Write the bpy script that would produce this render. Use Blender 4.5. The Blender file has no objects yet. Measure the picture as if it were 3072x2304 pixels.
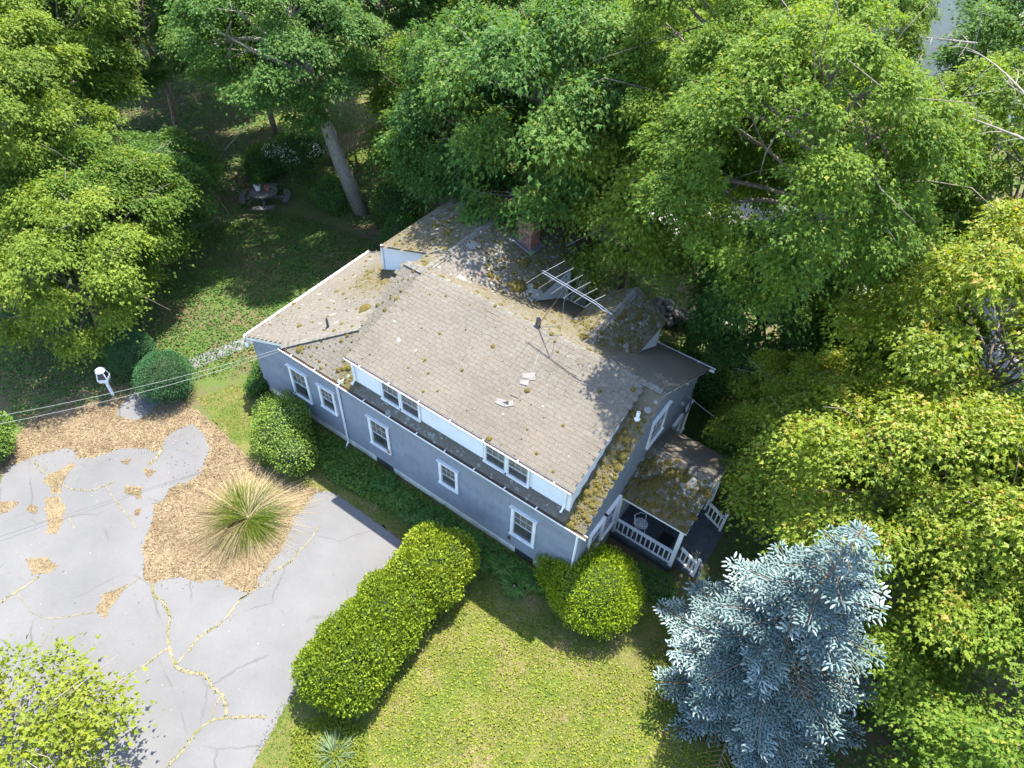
import bpy, bmesh, math, random
import numpy as np
from mathutils import Vector, Matrix

# ------------------------------------------------------------------ camera, sky, sun, exposure
scene = bpy.context.scene
COL = scene.collection
CAM = np.array([18.038, -10.030, 20.252]); YAW, PITCH, ROLL, FPX = 0.583, 0.807, 0.057, 2087.2
def _axes():
    cy, sy, cp, sp = math.cos(YAW), math.sin(YAW), math.cos(PITCH), math.sin(PITCH)
    f = np.array([-sy*cp, cy*cp, -sp]); r = np.array([cy, sy, 0.0]); u = np.cross(r, f)
    c, s = math.cos(ROLL), math.sin(ROLL)
    return c*r+s*u, -s*r+c*u, f
RT, UP, FW = _axes()
cam_d = bpy.data.cameras.new('camera'); cam = bpy.data.objects.new('camera', cam_d); COL.objects.link(cam)
cam_d.sensor_width = 36.0; cam_d.lens = 36.0*FPX/3072.0; cam_d.clip_start = 0.1; cam_d.clip_end = 1500
cam.matrix_world = Matrix(((RT[0], UP[0], -FW[0], CAM[0]), (RT[1], UP[1], -FW[1], CAM[1]), (RT[2], UP[2], -FW[2], CAM[2]), (0, 0, 0, 1)))
scene.camera = cam
SUN = Vector((-0.43, 1.98, 5.08)).normalized()
world = bpy.data.worlds.new('World'); scene.world = world; world.use_nodes = True
wn = world.node_tree
sky = wn.nodes.new('ShaderNodeTexSky'); sky.sky_type = 'NISHITA'; sky.sun_disc = False
sky.sun_elevation = math.asin(SUN.z); sky.sun_rotation = math.atan2(SUN.x, SUN.y)
wn.links.new(sky.outputs['Color'], wn.nodes['Background'].inputs['Color']); wn.nodes['Background'].inputs['Strength'].default_value = 0.15
sl = bpy.data.lights.new('sun', 'SUN'); sl.energy = 4.0; sl.angle = math.radians(0.53); sl.color = (1.0, 0.93, 0.80)
so = bpy.data.objects.new('sun', sl); COL.objects.link(so); so.location = (0, 20, 40); so.rotation_euler = SUN.to_track_quat('Z', 'Y').to_euler()
vs = scene.view_settings; vs.view_transform = 'Standard'; vs.look = 'None'; vs.gamma = 1.0; vs.use_curve_mapping = False; vs.exposure = 2.25
scene.cycles.max_bounces = 8; scene.cycles.transmission_bounces = 4; scene.cycles.transparent_max_bounces = 4; scene.cycles.diffuse_bounces = 4
rng = np.random.default_rng(7); random.seed(7)

# a photo pixel gives a direction; the distance comes from the height z of what it lies on
def pix(x, y, z=0.0):
    d = FW + RT*(x-1536)/FPX - UP*(y-1152)/FPX
    return CAM + d*((z-CAM[2])/d[2])

# ------------------------------------------------------------------ materials
def srgb(r, g, b):
    f = lambda c: (c/255/12.92) if c/255 <= 0.04045 else ((c/255+0.055)/1.055)**2.4
    return (f(r), f(g), f(b), 1.0)
class NT:
    def __init__(s, name):
        s.m = bpy.data.materials.new(name); s.m.use_nodes = True; s.t = s.m.node_tree
        s.b = s.t.nodes['Principled BSDF']; s.out = s.t.nodes['Material Output']
        s.b.inputs['Specular IOR Level'].default_value = 0.3
    def n(s, kind, **kw):
        nd = s.t.nodes.new('ShaderNode'+kind)
        for k, v in kw.items(): setattr(nd, k, v)
        return nd
    def set(s, sock, v):
        if isinstance(v, bpy.types.NodeSocket): s.t.links.new(v, sock)
        else: sock.default_value = v
    def noise(s, scale, detail=4, rough=0.6, vec=None):
        nd = s.n('TexNoise'); s.set(nd.inputs['Scale'], scale); nd.inputs['Detail'].default_value = detail; nd.inputs['Roughness'].default_value = rough
        s.set(nd.inputs['Vector'], vec if vec is not None else s.pos()); return nd.outputs['Fac']
    def pos(s):
        if not hasattr(s, '_p'): s._p = s.n('NewGeometry').outputs['Position']
        return s._p
    def ramp(s, fac, stops):
        nd = s.n('ValToRGB'); e = nd.color_ramp.elements
        while len(e) < len(stops): e.new(0.5)
        for el, (p, c) in zip(e, stops): el.position = p; el.color = c if len(c) == 4 else (*c, 1)
        s.set(nd.inputs['Fac'], fac); return nd.outputs['Color']
    def mix(s, fac, a, b, mode='MIX'):
        nd = s.n('MixRGB', blend_type=mode); s.set(nd.inputs['Fac'], fac); s.set(nd.inputs['Color1'], a); s.set(nd.inputs['Color2'], b); return nd.outputs['Color']
    def math(s, op, a, b=0.0, clamp=False):
        nd = s.n('Math', operation=op, use_clamp=clamp); s.set(nd.inputs[0], a); s.set(nd.inputs[1], b); return nd.outputs[0]
    def attr(s, name):
        nd = s.n('Attribute', attribute_name=name); sep = s.n('SeparateColor'); s.t.links.new(nd.outputs['Color'], sep.inputs[0]); return sep.outputs
    def rand(s): return s.n('ObjectInfo').outputs['Random']
    def bump(s, h, strength=0.3, dist=0.02):
        nd = s.n('Bump'); nd.inputs['Strength'].default_value = strength; nd.inputs['Distance'].default_value = dist; s.set(nd.inputs['Height'], h)
        s.t.links.new(nd.outputs['Normal'], s.b.inputs['Normal'])
    def fin(s, col, rough=0.8):
        s.set(s.b.inputs['Base Color'], col); s.set(s.b.inputs['Roughness'], rough); return s.m
M = {}
def plain(name, col, rough=0.7, var=0.12, scale=6.0, metal=0.0, spec=0.3):
    t = NT(name); n1 = t.noise(scale); dark = tuple(c*(1-var*1.6) for c in col[:3])+(1,); lite = tuple(min(1, c*(1+var)) for c in col[:3])+(1,)
    c = t.ramp(n1, [(0.3, dark), (0.7, lite)]); t.bump(t.noise(scale*8), 0.15, 0.005)
    t.b.inputs['Metallic'].default_value = metal; t.b.inputs['Specular IOR Level'].default_value = spec
    M[name] = t.fin(c, rough); return M[name]
def leafmat(name, stops, trans=0.4, rough=0.5, spec=0.3, young=None):
    t = NT(name); a = t.attr('tint'); r = t.rand()
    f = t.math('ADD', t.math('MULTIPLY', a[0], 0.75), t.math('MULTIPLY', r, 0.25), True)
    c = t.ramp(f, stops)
    if young: c = t.mix(a[1], c, young)
    t.set(t.b.inputs['Base Color'], c); t.b.inputs['Roughness'].default_value = rough; t.b.inputs['Specular IOR Level'].default_value = spec
    tr = t.n('BsdfTranslucent'); c2 = t.mix(1.0, c, (1.25, 1.15, 0.45, 1), 'MULTIPLY'); t.set(tr.inputs['Color'], c2)
    mx = t.n('MixShader'); mx.inputs[0].default_value = trans
    t.t.links.new(t.b.outputs[0], mx.inputs[1]); t.t.links.new(tr.outputs[0], mx.inputs[2]); t.t.links.new(mx.outputs[0], t.out.inputs[0])
    M[name] = t.m; return t.m
leafmat('leaf_green', [(0.0, (0.04, 0.095, 0.016)), (0.5, (0.105, 0.185, 0.022)), (1.0, (0.2, 0.275, 0.032))], 0.48, 0.55, 0.18, (0.28, 0.26, 0.04, 1))
leafmat('leaf_sunlit', [(0.0, (0.055, 0.11, 0.016)), (0.5, (0.14, 0.215, 0.026)), (1.0, (0.24, 0.305, 0.045))], 0.48, 0.55, 0.18, (0.28, 0.28, 0.05, 1))  # lighter copy of the leaf green, sunlit brightness put into its colour
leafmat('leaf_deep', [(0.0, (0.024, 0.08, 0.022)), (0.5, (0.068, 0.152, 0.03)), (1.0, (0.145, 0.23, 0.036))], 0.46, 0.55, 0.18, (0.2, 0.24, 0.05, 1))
leafmat('leaf_yellow', [(0.0, (0.085, 0.145, 0.014)), (0.5, (0.18, 0.24, 0.018)), (1.0, (0.27, 0.31, 0.03))], 0.48, 0.45, 0.3, (0.33, 0.22, 0.05, 1))
leafmat('leaf_lime', [(0.0, (0.08, 0.12, 0.008)), (0.5, (0.13, 0.17, 0.01)), (1.0, (0.19, 0.215, 0.02))], 0.38, 0.5, 0.25)
leafmat('leaf_shrub', [(0.0, (0.04, 0.1, 0.018)), (0.5, (0.1, 0.185, 0.028)), (1.0, (0.19, 0.265, 0.04))], 0.36, 0.5, 0.25)
leafmat('leaf_round', [(0.0, (0.026, 0.075, 0.030)), (0.5, (0.045, 0.125, 0.048)), (1.0, (0.075, 0.17, 0.058))], 0.2, 0.6, 0.2)
leafmat('leaf_hedge', [(0.0, (0.065, 0.12, 0.01)), (0.5, (0.165, 0.23, 0.016)), (1.0, (0.29, 0.33, 0.035))], 0.32, 0.55, 0.2)
leafmat('leaf_yew', [(0.0, (0.09, 0.16, 0.01)), (0.5, (0.18, 0.26, 0.012)), (1.0, (0.27, 0.33, 0.02))], 0.3, 0.5, 0.2)
leafmat('leaf_fern', [(0.0, (0.03, 0.09, 0.02)), (0.5, (0.065, 0.155, 0.028)), (1.0, (0.12, 0.22, 0.04))], 0.4, 0.55, 0.2)
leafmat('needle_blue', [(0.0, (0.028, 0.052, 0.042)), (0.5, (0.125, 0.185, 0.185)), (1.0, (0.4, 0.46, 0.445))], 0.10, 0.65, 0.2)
leafmat('grass_blade', [(0.0, (0.045, 0.085, 0.008)), (0.5, (0.105, 0.14, 0.012)), (1.0, (0.2, 0.19, 0.05))], 0.35, 0.6, 0.2)
leafmat('straw', [(0.0, (0.12, 0.09, 0.045)), (0.5, (0.28, 0.22, 0.125)), (1.0, (0.48, 0.4, 0.27))], 0.25, 0.7, 0.15)
leafmat('yucca_leaf', [(0.0, (0.05, 0.09, 0.05)), (0.5, (0.10, 0.15, 0.08)), (1.0, (0.19, 0.24, 0.13))], 0.15, 0.5, 0.3)
leafmat('litter_leaf', [(0.0, (0.055, 0.038, 0.026)), (0.5, (0.165, 0.115, 0.07)), (1.0, (0.38, 0.3, 0.2))], 0.15, 0.8, 0.1)
leafmat('flower_white', [(0.0, (0.5, 0.52, 0.48)), (0.5, (0.6, 0.6, 0.58)), (1.0, (0.75, 0.76, 0.74))], 0.3, 0.6, 0.2)
plain('bark', (0.16, 0.135, 0.11, 1), 0.9, 0.4, 9); plain('bark_pale', (0.24, 0.215, 0.18, 1), 0.9, 0.25, 9); plain('twig', (0.24, 0.21, 0.17, 1), 0.9, 0.3, 9)
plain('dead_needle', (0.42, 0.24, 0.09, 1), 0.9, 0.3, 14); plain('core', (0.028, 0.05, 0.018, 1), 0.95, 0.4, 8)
plain('white_paint', (0.66, 0.67, 0.67, 1), 0.45, 0.09, 3); plain('white_vinyl', (0.62, 0.64, 0.66, 1), 0.4, 0.05, 2)
plain('cream_paint', (0.62, 0.62, 0.54, 1), 0.7, 0.16, 4); plain('dark_gap', (0.02, 0.02, 0.022, 1), 0.9, 0.2)
plain('metal_white', (0.75, 0.76, 0.78, 1), 0.35, 0.08, 5, 0.0, 0.5); plain('aluminium', (0.40, 0.42, 0.46, 1), 0.35, 0.1, 5, 0.7); plain('rust', (0.42, 0.19, 0.10, 1), 0.85, 0.3, 20)
plain('iron', (0.09, 0.08, 0.08, 1), 0.6, 0.3, 15); plain('cable', (0.24, 0.25, 0.24, 1), 0.6, 0.1); plain('debris', (0.075, 0.045, 0.03, 1), 0.95, 0.5, 40)
plain('deck_paint', (0.075, 0.085, 0.10, 1), 0.7, 0.2, 5); plain('porch_wall', (0.23, 0.27, 0.32, 1), 0.8, 0.1, 4)
plain('stone', (0.13, 0.125, 0.115, 1), 0.9, 0.4, 5); plain('sash_grey', (0.34, 0.36, 0.39, 1), 0.5, 0.1); plain('patch_grey', (0.15, 0.143, 0.138, 1), 0.9, 0.1); plain('concrete', (0.12, 0.12, 0.125, 1), 0.9, 0.25, 4); plain('old_wood', (0.10, 0.095, 0.09, 1), 0.85, 0.35, 8)
plain('fence_wood', (0.26, 0.20, 0.13, 1), 0.9, 0.3, 8); plain('pot_white', (0.72, 0.72, 0.70, 1), 0.5, 0.06); plain('pot_clay', (0.36, 0.16, 0.08, 1), 0.8, 0.15)
plain('mortar', (0.40, 0.37, 0.33, 1), 0.95, 0.2, 15); plain('lead', (0.10, 0.11, 0.13, 1), 0.5, 0.2, 8); plain('pale_roof', (0.27, 0.235, 0.22, 1), 0.9, 0.12, 3); plain('pale_wall', (0.66, 0.65, 0.58, 1), 0.8, 0.08, 3)
plain('road_pale', (0.22, 0.205, 0.20, 1), 0.9, 0.15, 2); plain('blind', (0.40, 0.36, 0.30, 1), 0.9, 0.08)
plain('moss', (0.085, 0.068, 0.015, 1), 1.0, 0.5, 30); plain('lichen', (0.18, 0.185, 0.17, 1), 1.0, 0.25, 30); plain('black_bin', (0.012, 0.013, 0.016, 1), 0.5, 0.1)
def wallmat():
    t = NT('siding_paint'); n1 = t.noise(0.7); n2 = t.noise(7, 5, 0.7); r = t.rand()
    c = t.ramp(n1, [(0.3, (0.155, 0.178, 0.212)), (0.7, (0.20, 0.226, 0.262))])
    c = t.mix(t.math('MULTIPLY', r, 0.45), c, (0.235, 0.262, 0.30, 1))
    st = t.ramp(t.noise(1.3, 6, 0.75), [(0.52, (0, 0, 0)), (0.74, (1, 1, 1))])
    c = t.mix(t.math('MULTIPLY', st, t.math('MULTIPLY', n2, 0.8)), c, (0.10, 0.108, 0.115, 1)); t.bump(n2, 0.25, 0.006)
    M['siding_paint'] = t.fin(c, 0.75)
wallmat()
def shinglemat(name, single):
    t = NT(name); a = t.attr('tint'); r = t.rand() if single else a[0]
    n1 = t.noise(0.55, 5, 0.65); n2 = t.noise(28, 3, 0.8); n3 = t.noise(9, 5, 0.75); n4 = t.noise(45, 2, 0.9); n5 = t.noise(14, 4, 0.8)
    c = t.ramp(n1, [(0.3, (0.078, 0.070, 0.060)), (0.7, (0.112, 0.099, 0.083))])
    c = t.mix(t.math('MULTIPLY', r, 0.30), c, (0.122, 0.113, 0.10, 1))
    c = t.mix(1.0, c, t.ramp(n2, [(0.3, (0.72, 0.72, 0.72)), (0.7, (1.28, 1.25, 1.2))]), 'MULTIPLY')
    sp = t.ramp(n4, [(0.62, (0, 0, 0)), (0.72, (1, 1, 1))]); c = t.mix(t.math('MULTIPLY', sp, 0.6), c, (0.21, 0.17, 0.10, 1))
    c = t.mix(t.ramp(n5, [(0.62, (0, 0, 0)), (0.74, (0.5, 0.5, 0.5))]), c, (0.165, 0.14, 0.105, 1))
    lf = t.math('MULTIPLY', t.ramp(n3, [(0.45, (0, 0, 0)), (0.6, (1, 1, 1))]), a[2]); c = t.mix(lf, c, (0.15, 0.158, 0.158, 1))
    mf = t.math('MULTIPLY', t.ramp(t.noise(5, 6, 0.7), [(0.32, (0, 0, 0)), (0.58, (1, 1, 1))]), a[1]); c = t.mix(mf, c, t.ramp(n2, [(0.3, (0.04, 0.036, 0.010)), (0.7, (0.095, 0.077, 0.016))]))
    t.bump(n2, 0.5, 0.008); M[name] = t.fin(c, 0.95)
shinglemat('roof_shingle', False); shinglemat('roof_shingle_single', True)
def brickmat():
    t = NT('brick'); c = t.ramp(t.rand(), [(0.0, (0.10, 0.06, 0.05)), (0.5, (0.20, 0.10, 0.075)), (1.0, (0.33, 0.15, 0.09))]); c = t.mix(t.math('MULTIPLY', t.noise(9), 0.5), c, (0.07, 0.055, 0.055, 1)); t.bump(t.noise(60), 0.4, 0.006); M['brick'] = t.fin(c, 0.9)
brickmat()
def glassmat():
    t = NT('window_glass'); t.b.inputs['Specular IOR Level'].default_value = 0.6; M['window_glass'] = t.fin(t.ramp(t.noise(2.5), [(0.35, (0.02, 0.024, 0.028)), (0.65, (0.07, 0.07, 0.065))]), 0.06)
glassmat()
plain('blind_glass', (0.13, 0.12, 0.10, 1), 0.12, 0.35, 3, 0.0, 0.6)
def asphaltmat():
    t = NT('asphalt'); n1 = t.noise(0.35, 5, 0.6); n2 = t.noise(60, 2, 0.9); n3 = t.noise(1.6, 6, 0.75)
    c = t.ramp(n1, [(0.3, (0.084, 0.085, 0.088)), (0.7, (0.112, 0.112, 0.115))]); c = t.mix(1.0, c, t.ramp(n2, [(0.3, (0.86, 0.86, 0.86)), (0.7, (1.12, 1.12, 1.12))]), 'MULTIPLY')
    c = t.mix(t.ramp(n3, [(0.60, (0, 0, 0)), (0.80, (0.45, 0.45, 0.45))]), c, (0.155, 0.135, 0.105, 1))
    c = t.mix(t.ramp(t.noise(0.9, 4), [(0.66, (0, 0, 0)), (0.74, (0.4, 0.4, 0.4))]), c, (0.072, 0.068, 0.063, 1)); vo = t.n('TexVoronoi', feature='DISTANCE_TO_EDGE'); vo.inputs['Scale'].default_value = 0.45; wv = t.n('TexNoise'); wv.inputs['Scale'].default_value = 1.6; wv.inputs['Detail'].default_value = 6; t.set(wv.inputs['Vector'], t.pos()); mv = t.n('MixRGB'); mv.inputs['Fac'].default_value = 0.22; t.set(mv.inputs['Color1'], t.pos()); t.set(mv.inputs['Color2'], wv.outputs['Color']); t.set(vo.inputs['Vector'], mv.outputs['Color'])
    ck = t.math('MULTIPLY', t.ramp(vo.outputs['Distance'], [(0.0, (1, 1, 1)), (0.012, (0, 0, 0))]), t.ramp(t.noise(0.8, 3), [(0.45, (0, 0, 0)), (0.6, (1, 1, 1))])); c = t.mix(t.math('MULTIPLY', ck, 0.6), c, (0.05, 0.045, 0.04, 1)); c = t.mix(1.0, c, t.ramp(t.noise(180, 1, 0.9), [(0.35, (0.8, 0.8, 0.8)), (0.65, (1.2, 1.2, 1.2))]), 'MULTIPLY')
    t.bump(n2, 0.3, 0.004); M['asphalt'] = t.fin(c, 0.9)
asphaltmat()
def groundmat(name, cols, s1=0.5, s2=6, s3=40):
    t = NT(name); n1 = t.noise(s1, 5, 0.65); n2 = t.noise(s2, 5, 0.75); n3 = t.noise(s3, 2, 0.9)
    f = t.math('ADD', t.math('MULTIPLY', n1, 0.6), t.math('MULTIPLY', n2, 0.4)); k = len(cols)
    c = t.ramp(f, [(0.34+0.32*i/(k-1), q) for i, q in enumerate(cols)]); c = t.mix(1.0, c, t.ramp(n3, [(0.3, (0.6, 0.6, 0.6)), (0.7, (1.35, 1.35, 1.35))]), 'MULTIPLY')
    t.bump(t.math('ADD', n2, n3), 0.7, 0.04); M[name] = t.fin(c, 0.95)
groundmat('woodland_floor', [(0.035, 0.065, 0.014), (0.06, 0.095, 0.018), (0.085, 0.07, 0.035), (0.14, 0.095, 0.055)], 0.35, 4)
groundmat('lawn_soil', [(0.032, 0.058, 0.008), (0.062, 0.088, 0.011), (0.105, 0.10, 0.03), (0.17, 0.125, 0.07)], 0.8, 7)
groundmat('litter_soil', [(0.068, 0.050, 0.030), (0.12, 0.091, 0.05), (0.18, 0.142, 0.085), (0.10, 0.074, 0.042)], 1.2, 9, 45)
groundmat('crack_soil', [(0.09, 0.105, 0.02), (0.13, 0.12, 0.06), (0.20, 0.175, 0.12), (0.10, 0.115, 0.02)], 2.5, 9, 45)

# ------------------------------------------------------------------ mesh helpers
def link(name, me, mat=None, parent=None):
    o = bpy.data.objects.new(name, me); COL.objects.link(o)
    if mat is not None and me is not None and not me.materials: me.materials.append(mat if not isinstance(mat, str) else M[mat])
    if parent is not None: o.parent = parent
    return o
def tag(o, label=None, cat=None, group=None, kind=None):
    for k, v in (('label', label), ('category', cat), ('group', group), ('kind', kind)):
        if v: o[k] = v
    return o
def thing(name, label, cat, loc=(0, 0, 0), group=None, rz=0.0):
    o = bpy.data.objects.new(name, None); COL.objects.link(o); o.location = loc; o.rotation_euler[2] = rz; o.empty_display_size = 0.3
    return tag(o, label, cat, group)
class MB:
    def __init__(s): s.v = []; s.f = []
    def add(s, vs, fs):
        k = len(s.v); s.v += [tuple(map(float, q)) for q in vs]; s.f += [tuple(i+k for i in q) for q in fs]; return s
    def box(s, x0, x1, y0, y1, z0, z1):
        return s.add([(x0,y0,z0),(x1,y0,z0),(x1,y1,z0),(x0,y1,z0),(x0,y0,z1),(x1,y0,z1),(x1,y1,z1),(x0,y1,z1)], [(0,3,2,1),(4,5,6,7),(0,1,5,4),(1,2,6,5),(2,3,7,6),(3,0,4,7)])
    def bar(s, a, b, w, h, up=(0, 0, 1)):
        a = Vector(a); b = Vector(b); d = (b-a).normalized(); u = Vector(up); r = d.cross(u)
        if r.length < 1e-4: r = d.cross(Vector((1, 0, 0)))
        r.normalize(); u = r.cross(d); r *= w/2; u *= h/2
        return s.add([a-r-u, a+r-u, a+r+u, a-r+u, b-r-u, b+r-u, b+r+u, b-r+u], [(0,3,2,1),(4,5,6,7),(0,1,5,4),(1,2,6,5),(2,3,7,6),(3,0,4,7)])
    def tube(s, pts, rad, sides=6):
        pts = [Vector(p) for p in pts]; n = len(pts); rad = rad if hasattr(rad, '__len__') else [rad]*n; k = len(s.v)
        ref = Vector((0.31, 0.17, 0.93))
        for i, p in enumerate(pts):
            d = (pts[min(i+1, n-1)]-pts[max(i-1, 0)]).normalized(); a = d.cross(ref)
            if a.length < 1e-3: a = d.cross(Vector((1, 0, 0)))
            a.normalize(); b = d.cross(a)
            for j in range(sides):
                t = 2*math.pi*j/sides; s.v.append(tuple(p+(a*math.cos(t)+b*math.sin(t))*rad[i]))
        for i in range(n-1):
            for j in range(sides):
                j2 = (j+1) % sides; s.f.append((k+i*sides+j, k+i*sides+j2, k+(i+1)*sides+j2, k+(i+1)*sides+j))
        s.f.append(tuple(k+j for j in range(sides))[::-1]); s.f.append(tuple(k+(n-1)*sides+j for j in range(sides))); return s
    def prism(s, poly, off):   # poly: 3D points, extruded by vector off
        n = len(poly); off = Vector(off); P = [Vector(p) for p in poly]
        return s.add(P+[p+off for p in P], [tuple(range(n))[::-1], tuple(range(n, 2*n))]+[(i, (i+1) % n, n+(i+1) % n, n+i) for i in range(n)])
    def lathe(s, prof, c=(0, 0, 0), sides=16):
        k = len(s.v)
        for r, z in prof:
            for j in range(sides): t = 2*math.pi*j/sides; s.v.append((c[0]+r*math.cos(t), c[1]+r*math.sin(t), c[2]+z))
        for i in range(len(prof)-1):
            for j in range(sides): j2 = (j+1) % sides; s.f.append((k+i*sides+j, k+i*sides+j2, k+(i+1)*sides+j2, k+(i+1)*sides+j))
        s.f.append(tuple(k+j for j in range(sides))[::-1]); s.f.append(tuple(k+(len(prof)-1)*sides+j for j in range(sides))); return s
    def mesh(s, name): me = bpy.data.meshes.new(name); me.from_pydata(s.v, [], s.f); me.update(); return me
    def build(s, name, mat, parent=None, smooth=False):
        me = s.mesh(name); me.polygons.foreach_set('use_smooth', [False]*len(me.polygons))
        bm = bmesh.new(); bm.from_mesh(me); bmesh.ops.recalc_face_normals(bm, faces=bm.faces); bm.to_mesh(me); bm.free()
        if smooth: me.polygons.foreach_set('use_smooth', [True]*len(me.polygons))
        return link(name, me, mat, parent)
def npmesh(name, V, F, tint=None, smooth=False):
    """V (n,3), F (m,k) numpy -> mesh, with an optional per-vertex colour attribute 'tint'"""
    me = bpy.data.meshes.new(name); V = np.asarray(V, np.float32); F = np.asarray(F, np.int32); m, k = F.shape
    me.vertices.add(len(V)); me.vertices.foreach_set('co', V.ravel()); me.loops.add(m*k); me.loops.foreach_set('vertex_index', F.ravel())
    me.polygons.add(m); me.polygons.foreach_set('loop_start', np.arange(0, m*k, k, dtype=np.int32)); me.polygons.foreach_set('loop_total', np.full(m, k, np.int32))
    me.update(calc_edges=True); me.polygons.foreach_set('use_smooth', np.full(m, bool(smooth)))
    if tint is not None:
        a = me.color_attributes.new('tint', 'FLOAT_COLOR', 'POINT'); c = np.ones((len(V), 4), np.float32); c[:, :tint.shape[1]] = tint; a.data.foreach_set('color', c.ravel())
    return me
def unit(a): return a/np.maximum(np.linalg.norm(a, axis=-1, keepdims=True), 1e-9)
MAPLE = np.array([(0, 0, 0), (0.42, 0.30, 0.03), (0.17, 0.46, 0.02), (0, 1.0, -0.10), (-0.17, 0.46, 0.02), (-0.42, 0.30, 0.03)]); MAPLE_F = np.array([(0, 1, 2, 3), (0, 3, 4, 5)])
OVAL = np.array([(0, 0, 0), (0.26, 0.42, 0.05), (0, 1.0, -0.06), (-0.26, 0.42, 0.05)]); OVAL_F = np.array([(0, 1, 2, 3)])
SLIM = np.array([(0, 0, 0), (0.13, 0.4, 0.03), (0, 1.0, -0.03), (-0.13, 0.4, 0.03)])
def leaves(P, A, N, size, tint, shape=MAPLE, faces=MAPLE_F, name='leaves'):
    """flat leaf faces at points P, tips along A, facing N"""
    A = unit(A); B = unit(np.cross(A, N)); N = np.cross(B, A); n, k = len(P), len(shape)
    S = np.asarray(size).reshape(-1, 1, 1)*np.ones((n, 1, 1)); sh = shape[None]
    V = P[:, None]+S*(sh[..., 0:1]*B[:, None]+sh[..., 1:2]*A[:, None]+sh[..., 2:3]*N[:, None])
    F = (faces[None]+(np.arange(n)*k)[:, None, None]).reshape(-1, faces.shape[1])
    return npmesh(name, V.reshape(-1, 3), F, np.repeat(tint, k, axis=0))
def rv(n): return unit(rng.normal(size=(n, 3)))
def inpoly(x, y, poly):
    x = np.asarray(x, float); y = np.asarray(y, float); r = np.zeros(x.shape, bool); n = len(poly)
    for i in range(n):
        x1, y1 = poly[i][:2]; x2, y2 = poly[(i+1) % n][:2]
        c = ((y1 > y) != (y2 > y)) & (x < (x2-x1)*(y-y1)/((y2-y1) if y2 != y1 else 1e-9)+x1); r ^= c
    return r
def scatter(poly, n):
    p = np.array([q[:2] for q in poly]); lo, hi = p.min(0), p.max(0); out = []
    tot = 0
    while tot < n:
        q = rng.uniform(lo, hi, size=(n*2+10, 2)); q = q[inpoly(q[:, 0], q[:, 1], poly)]; out.append(q); tot += len(q)
    return np.concatenate(out)[:n]

# ------------------------------------------------------------------ ground, road, driveway, paths
def sheet(name, poly, z, mat, kind='structure', parent=None, rough=0.0, label=None):
    pts = [(p[0], p[1]) for p in poly]
    if rough > 0:   # wear the outline of a sheet so that it has no ruler-straight edges
        out = []
        for i, p in enumerate(pts):
            q = pts[(i+1) % len(pts)]; d = math.dist(p, q); k = max(1, int(d/(rough*2.5)))
            for j in range(k):
                t = j/k; out.append((p[0]+(q[0]-p[0])*t+random.uniform(-1, 1)*rough, p[1]+(q[1]-p[1])*t+random.uniform(-1, 1)*rough))
        pts = out
    bm = bmesh.new(); vs_ = [bm.verts.new((x, y, z)) for x, y in pts]; f = bm.faces.new(vs_)
    if f.normal.z < 0: f.normal_flip()
    bmesh.ops.triangulate(bm, faces=bm.faces); me = bpy.data.meshes.new(name); bm.to_mesh(me); bm.free()
    for p in me.polygons:
        if p.normal.z < 0: p.flip()
    o = link(name, me, mat, parent)
    if kind and parent is None: o['kind'] = kind
    if label: o['label'] = label
    return o
sheet('ground', [(-300, -250), (300, -250), (300, 400), (-300, 400)], 0.0, 'woodland_floor')
sheet('road', [(3.0, 21.0), (6.0, 19.4), (140, 19.6), (140, 27.5), (9, 27.0), (6.5, 28.5), (5.0, 33), (4, 60), (2, 140), (-6, 140), (-3.5, 60), (-2.0, 33), (0.2, 25)], 0.006, 'road_pale')
sheet('neighbour_lawn', [(-26, 15.5), (-12, 14.2), (-3.0, 16.5), (-1.5, 24), (-4.5, 34), (-20, 34), (-30, 24)], 0.005, 'lawn_soil')
G = lambda pts, z=0.0: [tuple(pix(x, y, z)[:2]) for x, y in pts]
lawn_poly = G([(590, 1195), (655, 1278), (745, 1372), (870, 1452), (985, 1486)])+[(6.2, -1.82), (9.2, -1.8), (9.35, -6.9), (9.5, -7.8), (10.0, -9.4), (10.3, -12.5), (21, -9), (21.8, 0.5), (17.6, 1.0), (16.6, 1.6), (14.1, 0.2), (0.3, 0.1), (-0.9, 0.3)]
sheet('lawn', lawn_poly, 0.005, 'lawn_soil', rough=0.05)
asph = [(-120, 1620), (-60, 1490), (0, 1453), (29, 1398), (105, 1369), (202, 1344), (217, 1351), (231, 1377), (286, 1373), (347, 1351), (380, 1344), (445, 1348), (463, 1359), (485, 1351), (495, 1319), (521, 1294), (579, 1272), (593, 1283), (615, 1308), (629, 1348), (600, 1420), (559, 1450), (534, 1453), (505, 1468), (494, 1500), (461, 1515), (460, 1547), (451, 1583), (436, 1616), (427, 1638), (434, 1670), (429, 1735), (454, 1753), (508, 1735), (555, 1732), (595, 1750), (624, 1739), (668, 1742), (675, 1757), (725, 1775), (760, 1775), (780, 1753), (772, 1739), (801, 1706), (812, 1681), (838, 1659), (863, 1609), (877, 1576), (885, 1547), (921, 1518), (946, 1482), (964, 1473)]
drive_poly = G(asph)+[(5.55, -1.86), (9.35, -1.9), (9.5, -6.9), (9.65, -7.8), (10.15, -9.4), (10.6, -16), (2, -22), (-9, -16)]
drive = sheet('driveway', drive_poly, 0.012, 'asphalt', rough=0.035)
patch = [(347, 1239), (376, 1200), (398, 1174), (434, 1156), (470, 1152), (488, 1181), (485, 1210), (448, 1236), (434, 1250), (405, 1263), (358, 1250)]
sheet('bare_patch', G(patch), 0.012, 'asphalt', parent=drive, rough=0.03, label='bare asphalt patch showing through the leaf litter')
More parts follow.
